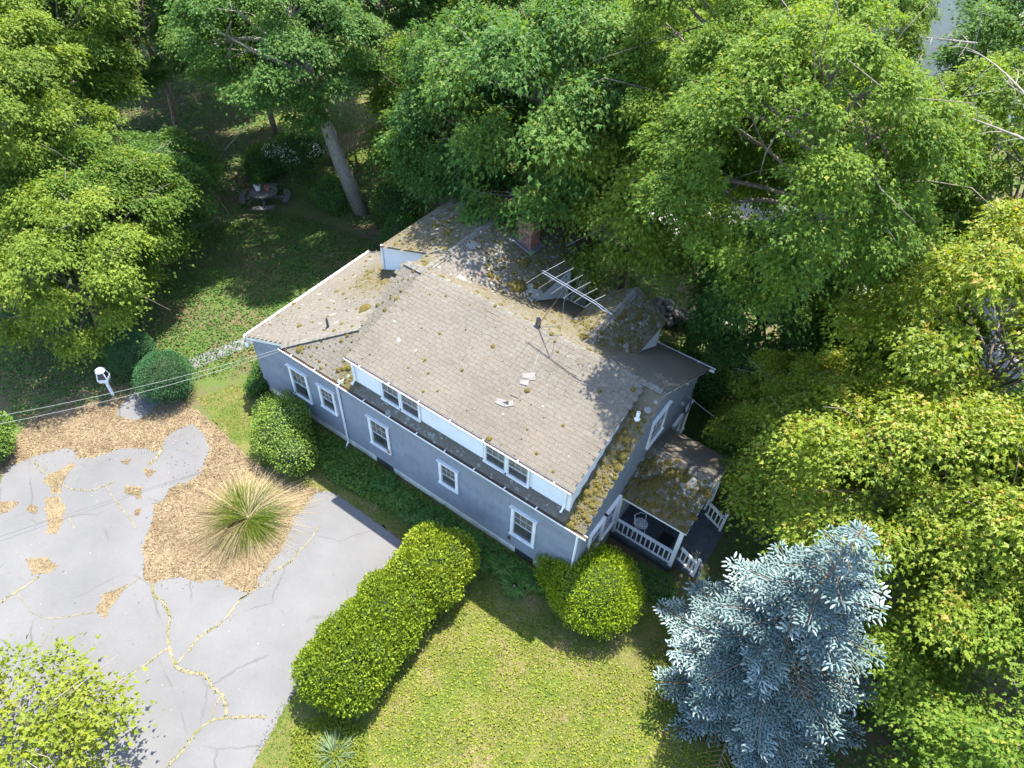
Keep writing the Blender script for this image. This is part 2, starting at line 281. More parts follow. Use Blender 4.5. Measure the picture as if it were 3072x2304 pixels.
litter_poly = G([(-60, 1440), (30, 1330), (120, 1230), (200, 1180), (330, 1165), (420, 1140), (560, 1210), (640, 1270), (740, 1370), (860, 1450), (960, 1465), (990, 1490), (900, 1560), (850, 1680), (790, 1780), (640, 1770), (440, 1770), (410, 1600), (470, 1480), (520, 1330), (430, 1375), (230, 1400), (60, 1420)])
sheet('leaf_litter_bed', litter_poly, 0.0085, 'litter_soil', rough=0.06)
sheet('walkway', G([(560, 1085), (600, 1062), (690, 1030), (760, 1000), (800, 1010), (700, 1060), (620, 1092), (585, 1110)]), 0.011, 'concrete', rough=0.04)
sheet('stone_path', G([(2610, 1985), (2700, 1990), (2790, 2060), (2740, 2090), (2640, 2040)]), 0.01, 'concrete', rough=0.08)
# tan litter lying in patches on the driveway and the weedy cracks that cross it
z6 = lambda a, b: (a*0.36166, 950+b*0.36166); z7 = lambda a, b: (400+a*0.36166, 1200+b*0.36166); z8 = lambda a, b: (a*0.3641, 1700+b*0.3641)
patches = [[z6(*q) for q in [(480,1280),(600,1210),(630,1230),(560,1310),(510,1400),(500,1470),(430,1480),(420,1420),(360,1360),(400,1310)]], [z6(*q) for q in [(370,1500),(480,1490),(540,1560),(520,1700),(470,1800),(380,1790),(400,1700),(370,1600)]],
 [z6(*q) for q in [(240,1560),(310,1570),(300,1640),(230,1620)]], [z6(*q) for q in [(1040,1400),(1180,1420),(1160,1520),(1110,1490),(1040,1460)]], [z6(*q) for q in [(1130,1600),(1170,1590),(1150,1650),(1120,1640)]],
 [z8(*q) for q in [(205,-60),(400,-70),(480,0),(440,40),(340,70),(270,70)]], [z8(*q) for q in [(860,210),(1060,150),(940,310),(860,430),(790,380)]], [z6(*q) for q in [(0,1530),(180,1540),(60,1620),(0,1640)]], [z6(*q) for q in [(1190,1260),(1300,1280),(1230,1340)]], [z6(*q) for q in [(1000,1200),(1090,1180),(1060,1230)]]]
for pl in patches: sheet('litter_patch', G(pl), 0.016, 'litter_soil', parent=drive, rough=0.05)
cracks = [[z8(*q) for q in [(1250,150),(1275,240),(1330,280),(1380,350),(1400,400),(1390,480),(1385,560),(1385,640),(1410,700),(1420,760),(1460,830),(1520,860),(1600,880),(1680,885),(1720,930),(1760,990),(1830,1060),(1855,1130),(1870,1230)]],
 [z8(*q) for q in [(2040,220),(1960,290),(1880,400),(1790,490),(1690,550),(1640,590),(1570,670),(1480,780),(1450,810)]], [z8(*q) for q in [(1385,670),(1250,770),(1160,840),(1050,910),(950,970),(830,1030),(700,1100),(610,1160)]],
 [z8(*q) for q in [(2190,1240),(2050,1235),(1900,1245),(1760,1265),(1680,1310),(1600,1380),(1560,1450),(1480,1550),(1380,1650)]], [z8(*q) for q in [(1830,1060),(1770,1150),(1750,1240)]], [z8(*q) for q in [(1160,90),(1060,160),(900,260),(780,380),(640,400),(450,430)]],
 [z8(*q) for q in [(450,430),(370,430),(250,370),(180,270),(150,210)]], [z8(*q) for q in [(310,90),(200,170),(100,230),(0,300)]], [z6(*q) for q in [(290,1200),(330,1270),(430,1340),(510,1380),(580,1430),(740,1450),(880,1400),(950,1370)]], [z6(*q) for q in [(880,1410),(940,1500),(1000,1580),(1060,1650),(1130,1760)]],
 [z6(*q) for q in [(480,1470),(510,1550),(560,1650),(620,1760)]], [z7(*q) for q in [(1540,1040),(1500,1120),(1440,1200),(1380,1250),(1300,1350),(1200,1400),(1140,1450),(1080,1540),(960,1610),(890,1650)]], [z6(*q) for q in [(1340,1110),(1290,1190),(1230,1230)]], [z8(*q) for q in [(450,480),(400,560),(350,640),(290,720),(260,800)]]]
wid = [0.042, 0.032, 0.03, 0.036, 0.02, 0.016, 0.01, 0.036, 0.022, 0.016, 0.014, 0.026, 0.05, 0.01]
crack_pts = []
for cr, w in zip(cracks, wid):
    pts = G(cr); fine = []
    for a, b in zip(pts[:-1], pts[1:]):
        k = max(2, int(math.dist(a, b)/0.07))
        for j in range(k): t = j/k; fine.append((a[0]+(b[0]-a[0])*t+random.gauss(0, 0.012), a[1]+(b[1]-a[1])*t+random.gauss(0, 0.012)))
    fine.append(pts[-1]); mb = MB(); vs_, fs_ = [], []
    for i, p in enumerate(fine):
        q0, q1 = fine[max(i-1, 0)], fine[min(i+1, len(fine)-1)]; dx, dy = q1[0]-q0[0], q1[1]-q0[1]; l = math.hypot(dx, dy) or 1; ww = w*random.uniform(0.45, 1.35)
        vs_ += [(p[0]-dy/l*ww, p[1]+dx/l*ww, 0.020), (p[0]+dy/l*ww, p[1]-dx/l*ww, 0.020)]
        if i: fs_.append((2*i-2, 2*i-1, 2*i+1, 2*i))
        crack_pts += [(p[0]+random.gauss(0, w*0.6), p[1]+random.gauss(0, w*0.6), w) for _ in range(max(1, int(w*90)))]
    mb.add(vs_, fs_).build('crack', 'crack_soil', drive)
def blades(name, P, h, spread, mat, tint, parent=None, kind='stuff', width=0.10):
    n = len(P); A = unit(np.c_[rng.normal(size=(n, 2))*spread, np.ones(n)]); N = rv(n); sh = SLIM*np.array([width/0.13, 1, 1])
    o = link(name, leaves(P, A, N, h, tint, sh, OVAL_F, name), mat, parent)
    if kind: o['kind'] = kind
    return o
def tints(n, lo=0.0, hi=1.0, young=None):
    t = np.zeros((n, 3)); t[:, 0] = rng.uniform(lo, hi, n)
    if young is not None: t[:, 1] = young
    return t
cp = np.array(crack_pts); cp = cp[rng.uniform(size=len(cp)) < 0.75]; keep = np.sin(cp[:, 0]*3.1+cp[:, 1]*2.3)+np.sin(cp[:, 0]*1.3-cp[:, 1]*4.1) > -0.5; cp = cp[keep & (cp[:, 2] > 0.017)]
o = blades('crack_weeds', np.c_[cp[:, :2], np.full(len(cp), 0.012)], rng.uniform(0.03, 0.09, len(cp)), 0.9, 'grass_blade', tints(len(cp), 0.2, 0.8), width=0.22); tag(o, 'green weeds growing along the driveway cracks', 'weeds')

# ------------------------------------------------------------------ the house
house = thing('house', 'grey blue house with weathered shingle roof and long white front dormer', 'house', (7, 3.8, 0))
HL = Vector((-7, -3.8, 0))     # house parts are written in world metres and shifted under the Empty
def hp(o):
    if o.parent is house: o.location = o.location + HL if False else Vector(o.location)+HL
    return o
def H(mb, name, mat, parent=None, smooth=False):
    o = mb.build(name, mat, parent or house, smooth)
    if parent is None: o.location = HL
    return o
L, HE, EO, S = 14.07, 3.842, 0.319, 0.576
zf = lambda y: HE+S*(y+EO); YR = 3.674; HR = zf(YR); zbk = lambda y: HR-S*(y-YR)
zs_ = lambda x: 2.82+0.42*(x+0.25); zd = lambda y: 5.082+0.288*(y+0.109)
zcl = lambda x: 4.97+0.31*(x-1.97); zcr = lambda x: 5.94-0.31*(x-5.10)
GX, GZ, GS = 11.12, 5.70, 0.58; zg = lambda x: GZ-GS*abs(x-GX)
PY, PZ, PS = 4.04, 3.22, 0.394; zp = lambda y: PZ-PS*abs(y-PY)
XM, XR = 4.48, 14.22
# foundation and walls
H(MB().box(0.03, L-0.03, 0.03, 7.3, -0.2, 0.42), 'foundation', 'cream_paint')
wl = MB()
wl.prism([(XM, 0, 0.40), (XM, 7.35, 0.40), (XM, 7.35, 3.80), (XM, YR, HR-0.16), (XM, 0, 3.80)], (L-XM, 0, 0))
front_top = lambda x: min(zs_(x)-0.10, zf(0)-0.14)
pts = [(0, 0.40), (XM, 0.40), (XM, zf(0)-0.14), (2.5, zf(0)-0.14), (0, zs_(0)-0.10)]
wl.prism([(x, 0.0, z) for x, z in pts], (0, 0.12, 0))
wl.prism([(0, 0.12, 0.40), (XM, 0.12, 0.40), (XM, 0.12, zf(0.12)-0.2), (0, 0.12, zs_(0)-0.12)], (0, 6.2, 0))
H(wl, 'wall', 'siding_paint')
def rear():
    w = MB(); w.box(1.9, 8.1, 5.13, 10.2, -0.1, 3.0); H(w, 'rear_wall', 'siding_paint')
    u = MB(); u.prism([(1.85, 5.15, 2.95), (8.12, 5.15, 2.95), (8.12, 5.15, zcr(8.12)-0.10), (5.1, 5.15, 5.94-0.10), (1.85, 5.15, zcl(1.85)-0.10)], (0, 5.05, 0)); return H(u, 'upper_wall', 'white_vinyl')
upper = rear()
dw = MB(); dw.prism([(5.34, 0.0, 3.9), (5.34, 3.5, 5.7), (5.34, 3.5, zd(3.5)-0.1), (5.34, 0.0, zd(0)-0.1)], (8.20, 0, 0)); dormer_wall = H(dw, 'dormer_wall', 'white_vinyl')
gw = MB(); gw.prism([(10.0, 4.6, 3.4), (12.26, 4.6, 3.4), (12.26, 4.6, zg(12.26)-0.10), (GX, 4.6, GZ-0.10), (10.0, 4.6, zg(10.0)-0.10)], (0, 3.1, 0)); back_dormer_wall = H(gw, 'back_dormer_wall', 'white_vinyl')
# roof plates
def plate(name, plan, zfun, th=0.07, parent=None, mat='roof_shingle'):
    return H(MB().prism([(x, y, zfun(x, y)-th) for x, y in plan], (0, 0, th-0.004)), name, mat, parent)
R = {}
plans = {
 'shed_roof': ([(-0.25, -0.10), (2.19, -0.10), (2.19, -0.314), (XM, 1.355), (XM, 6.55), (-0.42, 6.55)], lambda x, y: zs_(x)),
 'front_roof': ([(2.19, -EO), (XR, -EO), (XR, YR), (XM, YR), (XM, 1.355)], lambda x, y: zf(y)),
 'back_roof': ([(XM, YR), (XR, YR), (XR, 8.07), (XM, 8.07)], lambda x, y: zbk(y)),
 'dormer_roof': ([(5.30, -0.109), (13.58, -0.109), (13.58, YR), (5.30, YR)], lambda x, y: zd(y)),
 'wing_roof_west': ([(1.97, 4.93), (4.36, 4.93), (4.36, 3.85), (5.10, 3.85), (5.10, 10.4), (1.97, 10.4)], lambda x, y: zcl(x)),
 'wing_roof_east': ([(5.10, 3.85), (5.6, 3.85), (8.25, 5.6), (8.25, 10.4), (5.10, 10.4)], lambda x, y: zcr(x)),
 'back_dormer_roof_west': ([(9.87, 5.6), (GX, 4.35), (GX, 7.85), (9.87, 7.85)], lambda x, y: zg(x)),
 'back_dormer_roof_east': ([(GX, 4.35), (12.37, 5.6), (12.37, 7.85), (GX, 7.85)], lambda x, y: zg(x)),
 'porch_roof_front': ([(L, 2.34), (16.35, 2.34), (16.35, PY), (L, PY)], lambda x, y: zp(y)),
 'porch_roof_back': ([(L, PY), (16.35, PY), (16.35, 5.74), (L, 5.74)], lambda x, y: zp(y))}
for k, (pl, fn) in plans.items(): R[k] = plate(k, pl, fn)
def tintfun(k, x, y):      # tone, moss, lichen: growth that has a place of its own on the roof
    n = np.sin(x*2.1+1.3)*np.sin(y*2.7+0.4)*0.5+0.5; m = 0*x+0.06; l = 0*x+0.25
    if k == 'front_roof': m = np.where(x > 13.5, np.clip(1.05-0.22*np.abs(y-1.0), 0.1, 1), 0.12); m = np.where((x < 5.6) & (y < 0.4) & (x > 4.7), 0.9, m); l = np.where(y < 0.0, 0.30, 0.3)
    if k == 'shed_roof': m = np.clip(1.2-np.hypot((x-2.4)/1.9, (y-4.6)/1.7), 0.05, 1); l = 0*x+0.35
    if k == 'back_roof': m = np.where(x > 12.2, 0.2, 0.55+0*x); l = np.clip(0.9-np.abs(y-YR)*0.6, 0.2, 1)
    if k == 'wing_roof_west': m = 0.35+0.6*n; l = np.clip((y-6)/3, 0.2, 0.9)
    if k == 'wing_roof_east': m = np.clip(np.hypot(x-5.6, y-4.6)/2.2-0.45, 0, 1.0); l = 0.4+0*x
    if k.startswith('back_dormer'): m = 0.85+0*x; l = 0.7+0*x
    if k == 'porch_roof_front': m = 0.9+0*x; l = np.clip((y-2.6)*0.8, 0.2, 1)
    if k == 'porch_roof_back': m = 0.2+0*x; l = np.clip(1-(y-PY)*0.9, 0.1, 1)
    return np.clip(m, 0, 1), np.clip(l, 0, 1)
# shingle tabs: a wedge each; the 300 nearest (lower rows of the dormer roof) singly, the rest joined
TW, TE = 0.31, 0.145
planes = {'shed_roof': ((-0.25, 0, 2.82), (0, 1, 0), (1, 0, 0.42)), 'front_roof': ((0, -EO, HE), (1, 0, 0), (0, 1, S)), 'back_roof': ((0, 8.07, zbk(8.07)), (1, 0, 0), (0, -1, S)), 'dormer_roof': ((5.30, -0.109, 5.082), (1, 0, 0), (0, 1, 0.288)),
 'wing_roof_west': ((1.97, 0, 4.97), (0, 1, 0), (1, 0, 0.31)), 'wing_roof_east': ((8.25, 0, zcr(8.25)), (0, 1, 0), (-1, 0, 0.31)), 'back_dormer_roof_west': ((9.87, 0, zg(9.87)), (0, 1, 0), (1, 0, GS)), 'back_dormer_roof_east': ((12.37, 0, zg(12.37)), (0, 1, 0), (-1, 0, GS)),
 'porch_roof_front': ((0, 2.34, zp(2.34)), (1, 0, 0), (0, 1, PS)), 'porch_roof_back': ((0, 5.74, zp(5.74)), (1, 0, 0), (0, -1, PS))}
TAB = np.array([(0, 0, 0.001), (1, 0, 0.001), (1, 1, 0), (0, 1, 0), (0, 0, 0.0075), (1, 0, 0.0075), (1, 1, 0.002), (0, 1, 0.002)])*np.array([TW-0.007, TE+0.010, 1.0]); TABF = np.array([(4,5,6,7),(0,1,5,4),(1,2,6,5),(2,3,7,6),(3,0,4,7)])
tab_me = npmesh('shingle', TAB, TABF); tab_me.materials.append(M['roof_shingle_single'])
allV, allF, allT, singles = [], [], [], []
for k, (O, u, v) in planes.items():
    O = np.array(O, float); u = np.array(u, float); v = unit(np.array(v, float)); nn = np.cross(u, v); sg = 1 if nn[2] > 0 else -1; nn = nn*sg
    poly = plans[k][0]; P2 = np.array(poly); a0, a1 = ((P2-O[:2])@u[:2]).min(), ((P2-O[:2])@u[:2]).max(); b1 = (((P2-O[:2])@v[:2])/(v[:2]@v[:2])).max()
    for row in range(int(b1/TE)+1):
        off = (row % 2)*TW*0.5+random.uniform(0, 0.03); a = np.arange(a0-off, a1, TW)
        B = O+np.outer(a, u)+v*(row*TE); c = B+u*TW/2+v*TE*0.5; ok = inpoly(c[:, 0], c[:, 1], poly)
        if k == 'front_roof':   # nothing under the long dormer
            ok &= ~((c[:, 0] > 5.4) & (c[:, 0] < 13.5) & (c[:, 1] > 0.1))
        if k == 'dormer_roof' and row < 11:
            for b in B[ok]: singles.append((b, u, v, nn))
            continue
        m, l = tintfun(k, c[:, 0], c[:, 1])
        for b, mm, ll in zip(B[ok], m[ok], l[ok]):
            j = rng.normal(0, 0.006); V = b+np.outer(TAB[:, 0], u)+np.outer(TAB[:, 1]+j, v)+np.outer(TAB[:, 2]+rng.uniform(0, 0.001), nn)
            allF.append(TABF+len(allV)*8); allV.append(V); allT.append(np.tile((rng.uniform(), mm, ll), (8, 1)))
me = npmesh('shingles', np.concatenate(allV), np.concatenate(allF), np.concatenate(allT)); o = link('shingles', me, 'roof_shingle', house); o.location = HL; o['kind'] = 'stuff'
for b, u, v, nn in singles[:300]:
    o = link('shingle', tab_me, None, R['dormer_roof']); q = np.c_[u, v, nn]; p = b+nn*rng.uniform(0, 0.001)
    o.matrix_local = Matrix([[*q[0], p[0]], [*q[1], p[1]], [*q[2], p[2]], [0, 0, 0, 1]])
# ridge caps: bent pieces laid end to end
def caps(name, a, b, d1, d2, parent, w=0.16, step=0.26, tint=(0.6, 0.1, 0.9)):
    a = np.array(a, float); b = np.array(b, float); ln = np.linalg.norm(b-a); u = (b-a)/ln; n = int(ln/step); d1 = unit(np.array(d1, float)); d2 = unit(np.array(d2, float)); up = np.array((0, 0, 1.0))
    V = np.array([d1*w+up*0.012, up*0.02, d2*w+up*0.012, d1*w+u*step*1.08+up*0.022, up*0.034+u*step*1.08, d2*w+u*step*1.08+up*0.022, d1*w+u*step*1.08-up*0.01, d2*w+u*step*1.08-up*0.01, d1*w-up*0.01, d2*w-up*0.01])
    me = npmesh(name, V, [(0, 1, 4, 3), (1, 2, 5, 4), (3, 4, 5, 5+2)][:2], np.tile(tint, (10, 1))); me2 = MB().add(V, [(0, 1, 4, 3), (1, 2, 5, 4), (3, 4, 5, 7, 6), (0, 3, 6, 8), (2, 9, 7, 5)]).mesh(name); me2.materials.append(M['roof_shingle'])
    at = me2.color_attributes.new('tint', 'FLOAT_COLOR', 'POINT'); at.data.foreach_set('color', np.tile((*tint, 1.0), (len(me2.vertices), 1)).ravel())
    for i in range(n): o = link(name, me2, None, parent); o.location = Vector(a+u*step*i)
caps('ridge_cap', (XM, YR, HR+0.012), (XR, YR, HR+0.012), (0, -1, -0.35), (0, 1, -S), R['back_roof'])
caps('ridge_cap', (2.19, -0.314, HE+0.012), (XM, 1.355, zs_(XM)+0.012), (-1, 0.6, -0.3), (1, -0.6, 0.02), R['shed_roof'], 0.12)
caps('ridge_cap', (5.10, 4.05, 5.95), (5.10, 10.4, 5.95), (-1, 0, -0.31), (1, 0, -0.31), R['wing_roof_east'], tint=(0.5, 0.2, 1.0))
caps('ridge_cap', (GX, 4.45, 5.71), (GX, 7.85, 5.71), (-1, 0, -GS), (1, 0, -GS), R['back_dormer_roof_east'], tint=(0.6, 0.15, 1.0))
caps('ridge_cap', (L, PY, PZ+0.012), (16.35, PY, PZ+0.012), (0, -1, -PS), (0, 1, -PS), R['porch_roof_front'], tint=(0.5, 0.3, 1.0))
# moss cushions and lichen rosettes standing on the shingles
def growth(name, mat, spec, hfac, parent=None):
    V, F = [], []
    ang = np.arange(6)/6*2*np.pi
    for k, cnt, rad, cond in spec:
        O, u, v = planes[k]; pl, fn = plans[k]; P2 = scatter(pl, cnt)
        for x, y in P2:
            if cond and not cond(x, y): continue
            r = rad*rng.lognormal(-0.1, 0.65); nv = np.cross(np.array(u, float), unit(np.array(v, float))); nv = nv*np.sign(nv[2]); z = fn(x, y)+0.010; c = np.array([x, y, z]); uu = np.array(u, float); vv = unit(np.array(v, float))
            h = r*hfac+0.004; ring = np.array([c+(uu*math.cos(t)+vv*math.sin(t))*r*rng.uniform(0.7, 1.2) for t in ang]); mid = np.array([c+(uu*math.cos(t)+vv*math.sin(t))*r*0.6+nv*h*0.85 for t in ang]); k0 = len(V)
            V += list(ring)+list(mid)+[c+nv*h]; F += [(k0+i, k0+(i+1) % 6, k0+6+(i+1) % 6, k0+6+i) for i in range(6)]+[(k0+6+i, k0+6+(i+1) % 6, k0+12, k0+12) for i in range(6)]
    mb = MB(); mb.v = [tuple(q) for q in V]; mb.f = [f if f[2] != f[3] else f[:3] for f in F]; o = H(mb, name, mat, parent, True); o['kind'] = 'stuff'
strip = lambda x, y: x > 13.62
growth('moss', 'moss', [('front_roof', 9000, 0.032, lambda x, y: x > 13.62 and y < 3.0 and random.random() < 0.9-0.2*abs(y-1)), ('front_roof', 700, 0.035, lambda x, y: x < 5.2), ('front_roof', 900, 0.05, lambda x, y: 4.6 < x < 5.4 and y < 0.5), ('shed_roof', 1500, 0.03, lambda x, y: random.random() < max(0, 1.0-math.hypot((x-2.4)/1.9, (y-4.6)/1.9))), ('shed_roof', 120, 0.035, None), ('dormer_roof', 90, 0.028, None), ('wing_roof_west', 260, 0.04, None), ('wing_roof_east', 600, 0.038, lambda x, y: math.hypot(x-5.6, y-4.6) > 1.3), ('back_roof', 300, 0.05, lambda x, y: x < 12), ('back_dormer_roof_west', 240, 0.035, None), ('back_dormer_roof_east', 240, 0.035, None), ('porch_roof_front', 260, 0.045, None)], 0.45)
growth('lichen', 'lichen', [('front_roof', 1500, 0.035, lambda x, y: 5.6 < x < 13.4 and y < -0.02), ('front_roof', 120, 0.04, lambda x, y: x < 5.2 or x > 13.6), ('shed_roof', 240, 0.03, None), ('dormer_roof', 70, 0.018, None), ('wing_roof_east', 500, 0.03, None), ('wing_roof_west', 200, 0.035, lambda x, y: y > 6), ('back_dormer_roof_east', 160, 0.03, None), ('porch_roof_front', 300, 0.026, lambda x, y: y > 2.9), ('back_roof', 160, 0.03, lambda x, y: y < 5)], 0.08)
# siding: shingle slabs on the front wall, clapboards on the white dormers
CW, CH = 0.61, 0.272
wins = [(1.891, 0.939, 2.62, 1.47), (3.386, 0.794, 2.613, 1.158), (5.752, 0.925, 2.604, 1.415), (8.833, 0.78, 2.602, 1.153), (11.696, 0.91, 2.596, 1.453)]
for row in range(13):
    z0 = 0.42+row*CH; x = -0.012-(row % 2)*CW/2
    while x < L:
        xa, xb = max(x, -0.012)+0.003, min(x+CW, L+0.012)-0.003; x += CW
        if xb-xa < 0.05: continue
        za, zb = min(z0+CH, front_top(xa)-0.01), min(z0+CH, front_top(xb)-0.01)
        if min(za, zb) < z0+0.03: continue
        if any(xa > w0-0.02 and xb < w0+ww+0.02 and z0 > wt-wh and z0+CH < wt for w0, ww, wt, wh in wins): continue
        t0 = 0.016+random.uniform(0, 0.005)
        mb = MB().add([(xa, -0.004-t0, z0+random.uniform(-0.004, 0.004)), (xb, -0.004-t0, z0+random.uniform(-0.004, 0.004)), (xb, -0.004, zb), (xa, -0.004, za), (xa, -0.001, z0), (xb, -0.001, z0), (xb, -0.001, zb), (xa, -0.001, za)], [(0,1,2,3),(4,7,6,5),(0,4,5,1),(1,5,6,2),(2,6,7,3),(3,7,4,0)])
        H(mb, 'siding_shingle', 'siding_paint')
gs = MB()      # the end wall, seen edge-on: the same slabs joined
for row in range(21):
    z0 = 0.42+row*CH; y = -(row % 2)*CW/2
    while y < 7.35:
        ya, yb = max(y, 0.0)+0.003, min(y+CW, 7.35)-0.003; y += CW; top = lambda q: min(zf(q), zbk(q))-0.2
        if yb-ya < 0.05: continue
        za, zb = min(z0+CH, top(ya)), min(z0+CH, top(yb))
        if min(za, zb) < z0+0.03: continue
        t0 = 0.016+random.uniform(0, 0.005); gs.add([(L+t0, ya, z0), (L+t0, yb, z0), (L+0.004, yb, zb), (L+0.004, ya, za), (L, ya, z0), (L, yb, z0), (L, yb, zb), (L, ya, za)], [(0,1,2,3),(4,7,6,5),(0,4,5,1),(1,5,6,2),(2,6,7,3),(3,7,4,0)])
H(gs, 'siding_slabs', 'siding_paint')['kind'] = 'stuff'
def clap(parent, o, u, n, ln, z0, ztop, h=0.105):   # boards along u on a wall facing n; ztop(s) limits the height
    o = Vector(o); u = Vector(u); n = Vector(n); k = 0
    while z0+k*h < max(ztop(0), ztop(ln)):
        za = z0+k*h; k += 1; s0, s1 = 0.0, ln
        if ztop(0) < za+h*0.6 or ztop(ln) < za+h*0.6:
            N = 40; ss = [ln*i/N for i in range(N+1) if ztop(ln*i/N) > za+h*0.6]
            if len(ss) < 2: continue
            s0, s1 = ss[0], ss[-1]
        mb = MB(); a = o+u*s0; b = o+u*s1; zt = za+h
        mb.add([a+n*0.020+Vector((0, 0, za)), b+n*0.020+Vector((0, 0, za)), b+n*0.006+Vector((0, 0, zt)), a+n*0.006+Vector((0, 0, zt)), a+Vector((0, 0, za)), b+Vector((0, 0, za)), b+Vector((0, 0, zt)), a+Vector((0, 0, zt))], [(0,1,2,3),(4,7,6,5),(0,4,5,1),(1,5,6,2),(2,6,7,3),(3,7,4,0)])
        mb.build('clapboard', 'white_vinyl', parent)
dz = lambda s: zd(0)-0.12
for a, b in ((5.34, 6.55), (8.24, 10.56), (12.30, 13.54)): clap(dormer_wall, (a, 0, 0), (1, 0, 0), (0, -1, 0), b-a, 3.99, dz)
clap(dormer_wall, (13.54, 0.0, 0), (0, 1, 0), (1, 0, 0), 3.3, 4.03, lambda s: zd(s)-0.11) if False else None
for k in range(9):   # cheek boards, each cut by the two slopes
    za = 4.08+k*0.105*2; y0 = max(0.0, (za+0.105-(zd(0)-0.12))/0.288 if za+0.105 > zd(0)-0.12 else 0.0); y1 = (za-zf(0))/S+0.02
    if y1-y0 > 0.1:
        MB().add([(13.562, y0, za), (13.562, y1, za), (13.548, y1+0.15, za+0.21), (13.548, y0+0.0, za+0.21), (13.54, y0, za), (13.54, y1, za), (13.54, y1+0.15, za+0.21), (13.54, y0, za+0.21)], [(0,1,2,3),(4,7,6,5),(0,4,5,1),(1,5,6,2),(2,6,7,3),(3,7,4,0)]).build('clapboard', 'white_vinyl', dormer_wall)
clap(upper, (1.85, 5.15, 0), (1, 0, 0), (0, -1, 0), 2.7, 3.55, lambda s: zcl(1.85+s)-0.12)
clap(upper, (8.12, 5.6, 0), (0, 1, 0), (1, 0, 0), 4.6, 3.0, lambda s: zcr(8.12)-0.10)
clap(back_dormer_wall, (12.26, 5.4, 0), (0, 1, 0), (1, 0, 0), 2.3, 3.6, lambda s: zg(12.26)-0.10)
# trim
def T(name, mb, mat='white_paint', parent=None): return H(mb, name, mat, parent)
for xs, nm in ((L+0.02, 'rake_board'),):
    T(nm, MB().prism([(xs, -0.1, zf(-0.1)-0.10), (xs, YR, HR-0.10), (xs, YR, HR-0.30), (xs, -0.1, zf(-0.1)-0.27)], (0.03, 0, 0)))
    T(nm, MB().prism([(xs, YR, HR-0.10), (xs, 7.9, zbk(7.9)-0.10), (xs, 7.9, zbk(7.9)-0.27), (xs, YR, HR-0.30)], (0.03, 0, 0)))
T('rake_board', MB().prism([(-0.22, -0.09, zs_(-0.22)-0.06), (2.19, -0.09, zs_(2.19)-0.06), (2.19, -0.09, zs_(2.19)-0.2), (-0.22, -0.09, zs_(-0.22)-0.2)], (0, 0.04, 0)))
T('rake_board', MB().prism([(13.545, -0.08, zd(-0.08)-0.07), (13.545, YR-0.1, zd(YR-0.1)-0.07), (13.545, YR-0.1, zd(YR-0.1)-0.12), (13.545, -0.08, zd(-0.08)-0.2)], (0.028, 0, 0)))
T('rake_board', MB().prism([(1.99, 5.0, zcl(1.99)-0.06), (4.4, 5.0, zcl(4.4)-0.06), (4.4, 5.0, zcl(4.4)-0.18), (1.99, 5.0, zcl(1.99)-0.18)], (0, 0.03, 0)))
T('corner_board', MB().box(13.45, 13.575, -0.03, 0.10, 3.9, zd(0)-0.12)); T('corner_board', MB().box(1.80, 1.90, 5.09, 5.19, 3.6, 4.83))
T('eave_board', MB().box(-0.24, -0.20, -0.08, 6.5, 2.62, 2.75)); T('eave_board', MB().box(1.98, 2.02, 4.95, 10.3, 4.78, 4.90)); T('eave_board', MB().box(8.19, 8.23, 5.72, 10.3, 4.78, 4.90)); T('eave_board', MB().box(9.88, 9.92, 5.75, 7.8, 4.83, 4.94)); T('eave_board', MB().box(12.32, 12.355, 5.75, 7.8, 4.83, 4.94))
def gutter(a, b, out, w=0.13, h=0.11, fill=True):
    a = Vector(a); b = Vector(b); o_ = Vector(out); z = Vector((0, 0, 1)); prof = [(0, 0), (0, -h), (w*0.75, -h), (w, -h*0.3), (w, 0), (w-0.012, 0), (w-0.012, -h*0.3), (w*0.72, -h+0.012), (0.012, -h+0.012), (0.012, 0)]
    mb = MB().prism([a+o_*p+z*q for p, q in prof], b-a); g = T('gutter', mb, 'metal_white')
    if fill: MB().prism([a+o_*0.013+z*(-h+0.013), a+o_*(w*0.72)+z*(-h+0.013), a+o_*(w-0.018)+z*(-0.035), a+o_*0.013+z*(-0.03)], b-a).build('gutter_debris', 'debris', g)
    d = (b-a); n = max(2, int(d.length/1.1))
    for i in range(n):
        p = a+d*((i+0.5)/n); MB().bar(p+o_*(w*0.5)-z*0.012+d.normalized()*0, p+o_*(w*0.5)-z*0.012+d.normalized()*0.035, w*0.86, 0.012).build('gutter_hanger', 'metal_white', g)
    return g
gutter((2.19, -EO+0.02, HE-0.01), (14.36, -EO+0.02, HE-0.01), (0, -1, 0)); gutter((5.28, -0.10, 5.07), (13.62, -0.10, 5.07), (0, -1, 0), 0.11, 0.10); gutter((XR+0.17, 8.05, zbk(8.05)-0.02), (8.35, 8.05, zbk(8.05)-0.02), (0, 1, 0)); gutter((-0.24, -0.12, 2.80), (-0.40, 6.55, 2.78), (-1, 0, 0), 0.10, 0.09, False)
def spout(pts, r=0.04): return T('downspout', MB().tube(pts, r, 4), 'metal_white')
spout([(4.47, -0.36, 3.74), (4.47, -0.30, 3.62), (4.47, -0.07, 3.42), (4.47, -0.07, 0.25), (4.49, -0.25, 0.08)]); spout([(13.98, -0.36, 3.74), (13.98, -0.28, 3.6), (13.98, -0.07, 3.42), (13.98, -0.07, 0.2), (13.98, -0.22, 0.08)])
spout([(5.46, -0.14, 4.97), (5.46, -0.07, 4.85), (5.46, -0.07, 4.12), (5.46, -0.22, 4.02)]); spout([(13.40, -0.14, 4.97), (13.40, -0.07, 4.85), (13.40, -0.07, 4.15), (13.40, -0.22, 4.04)])
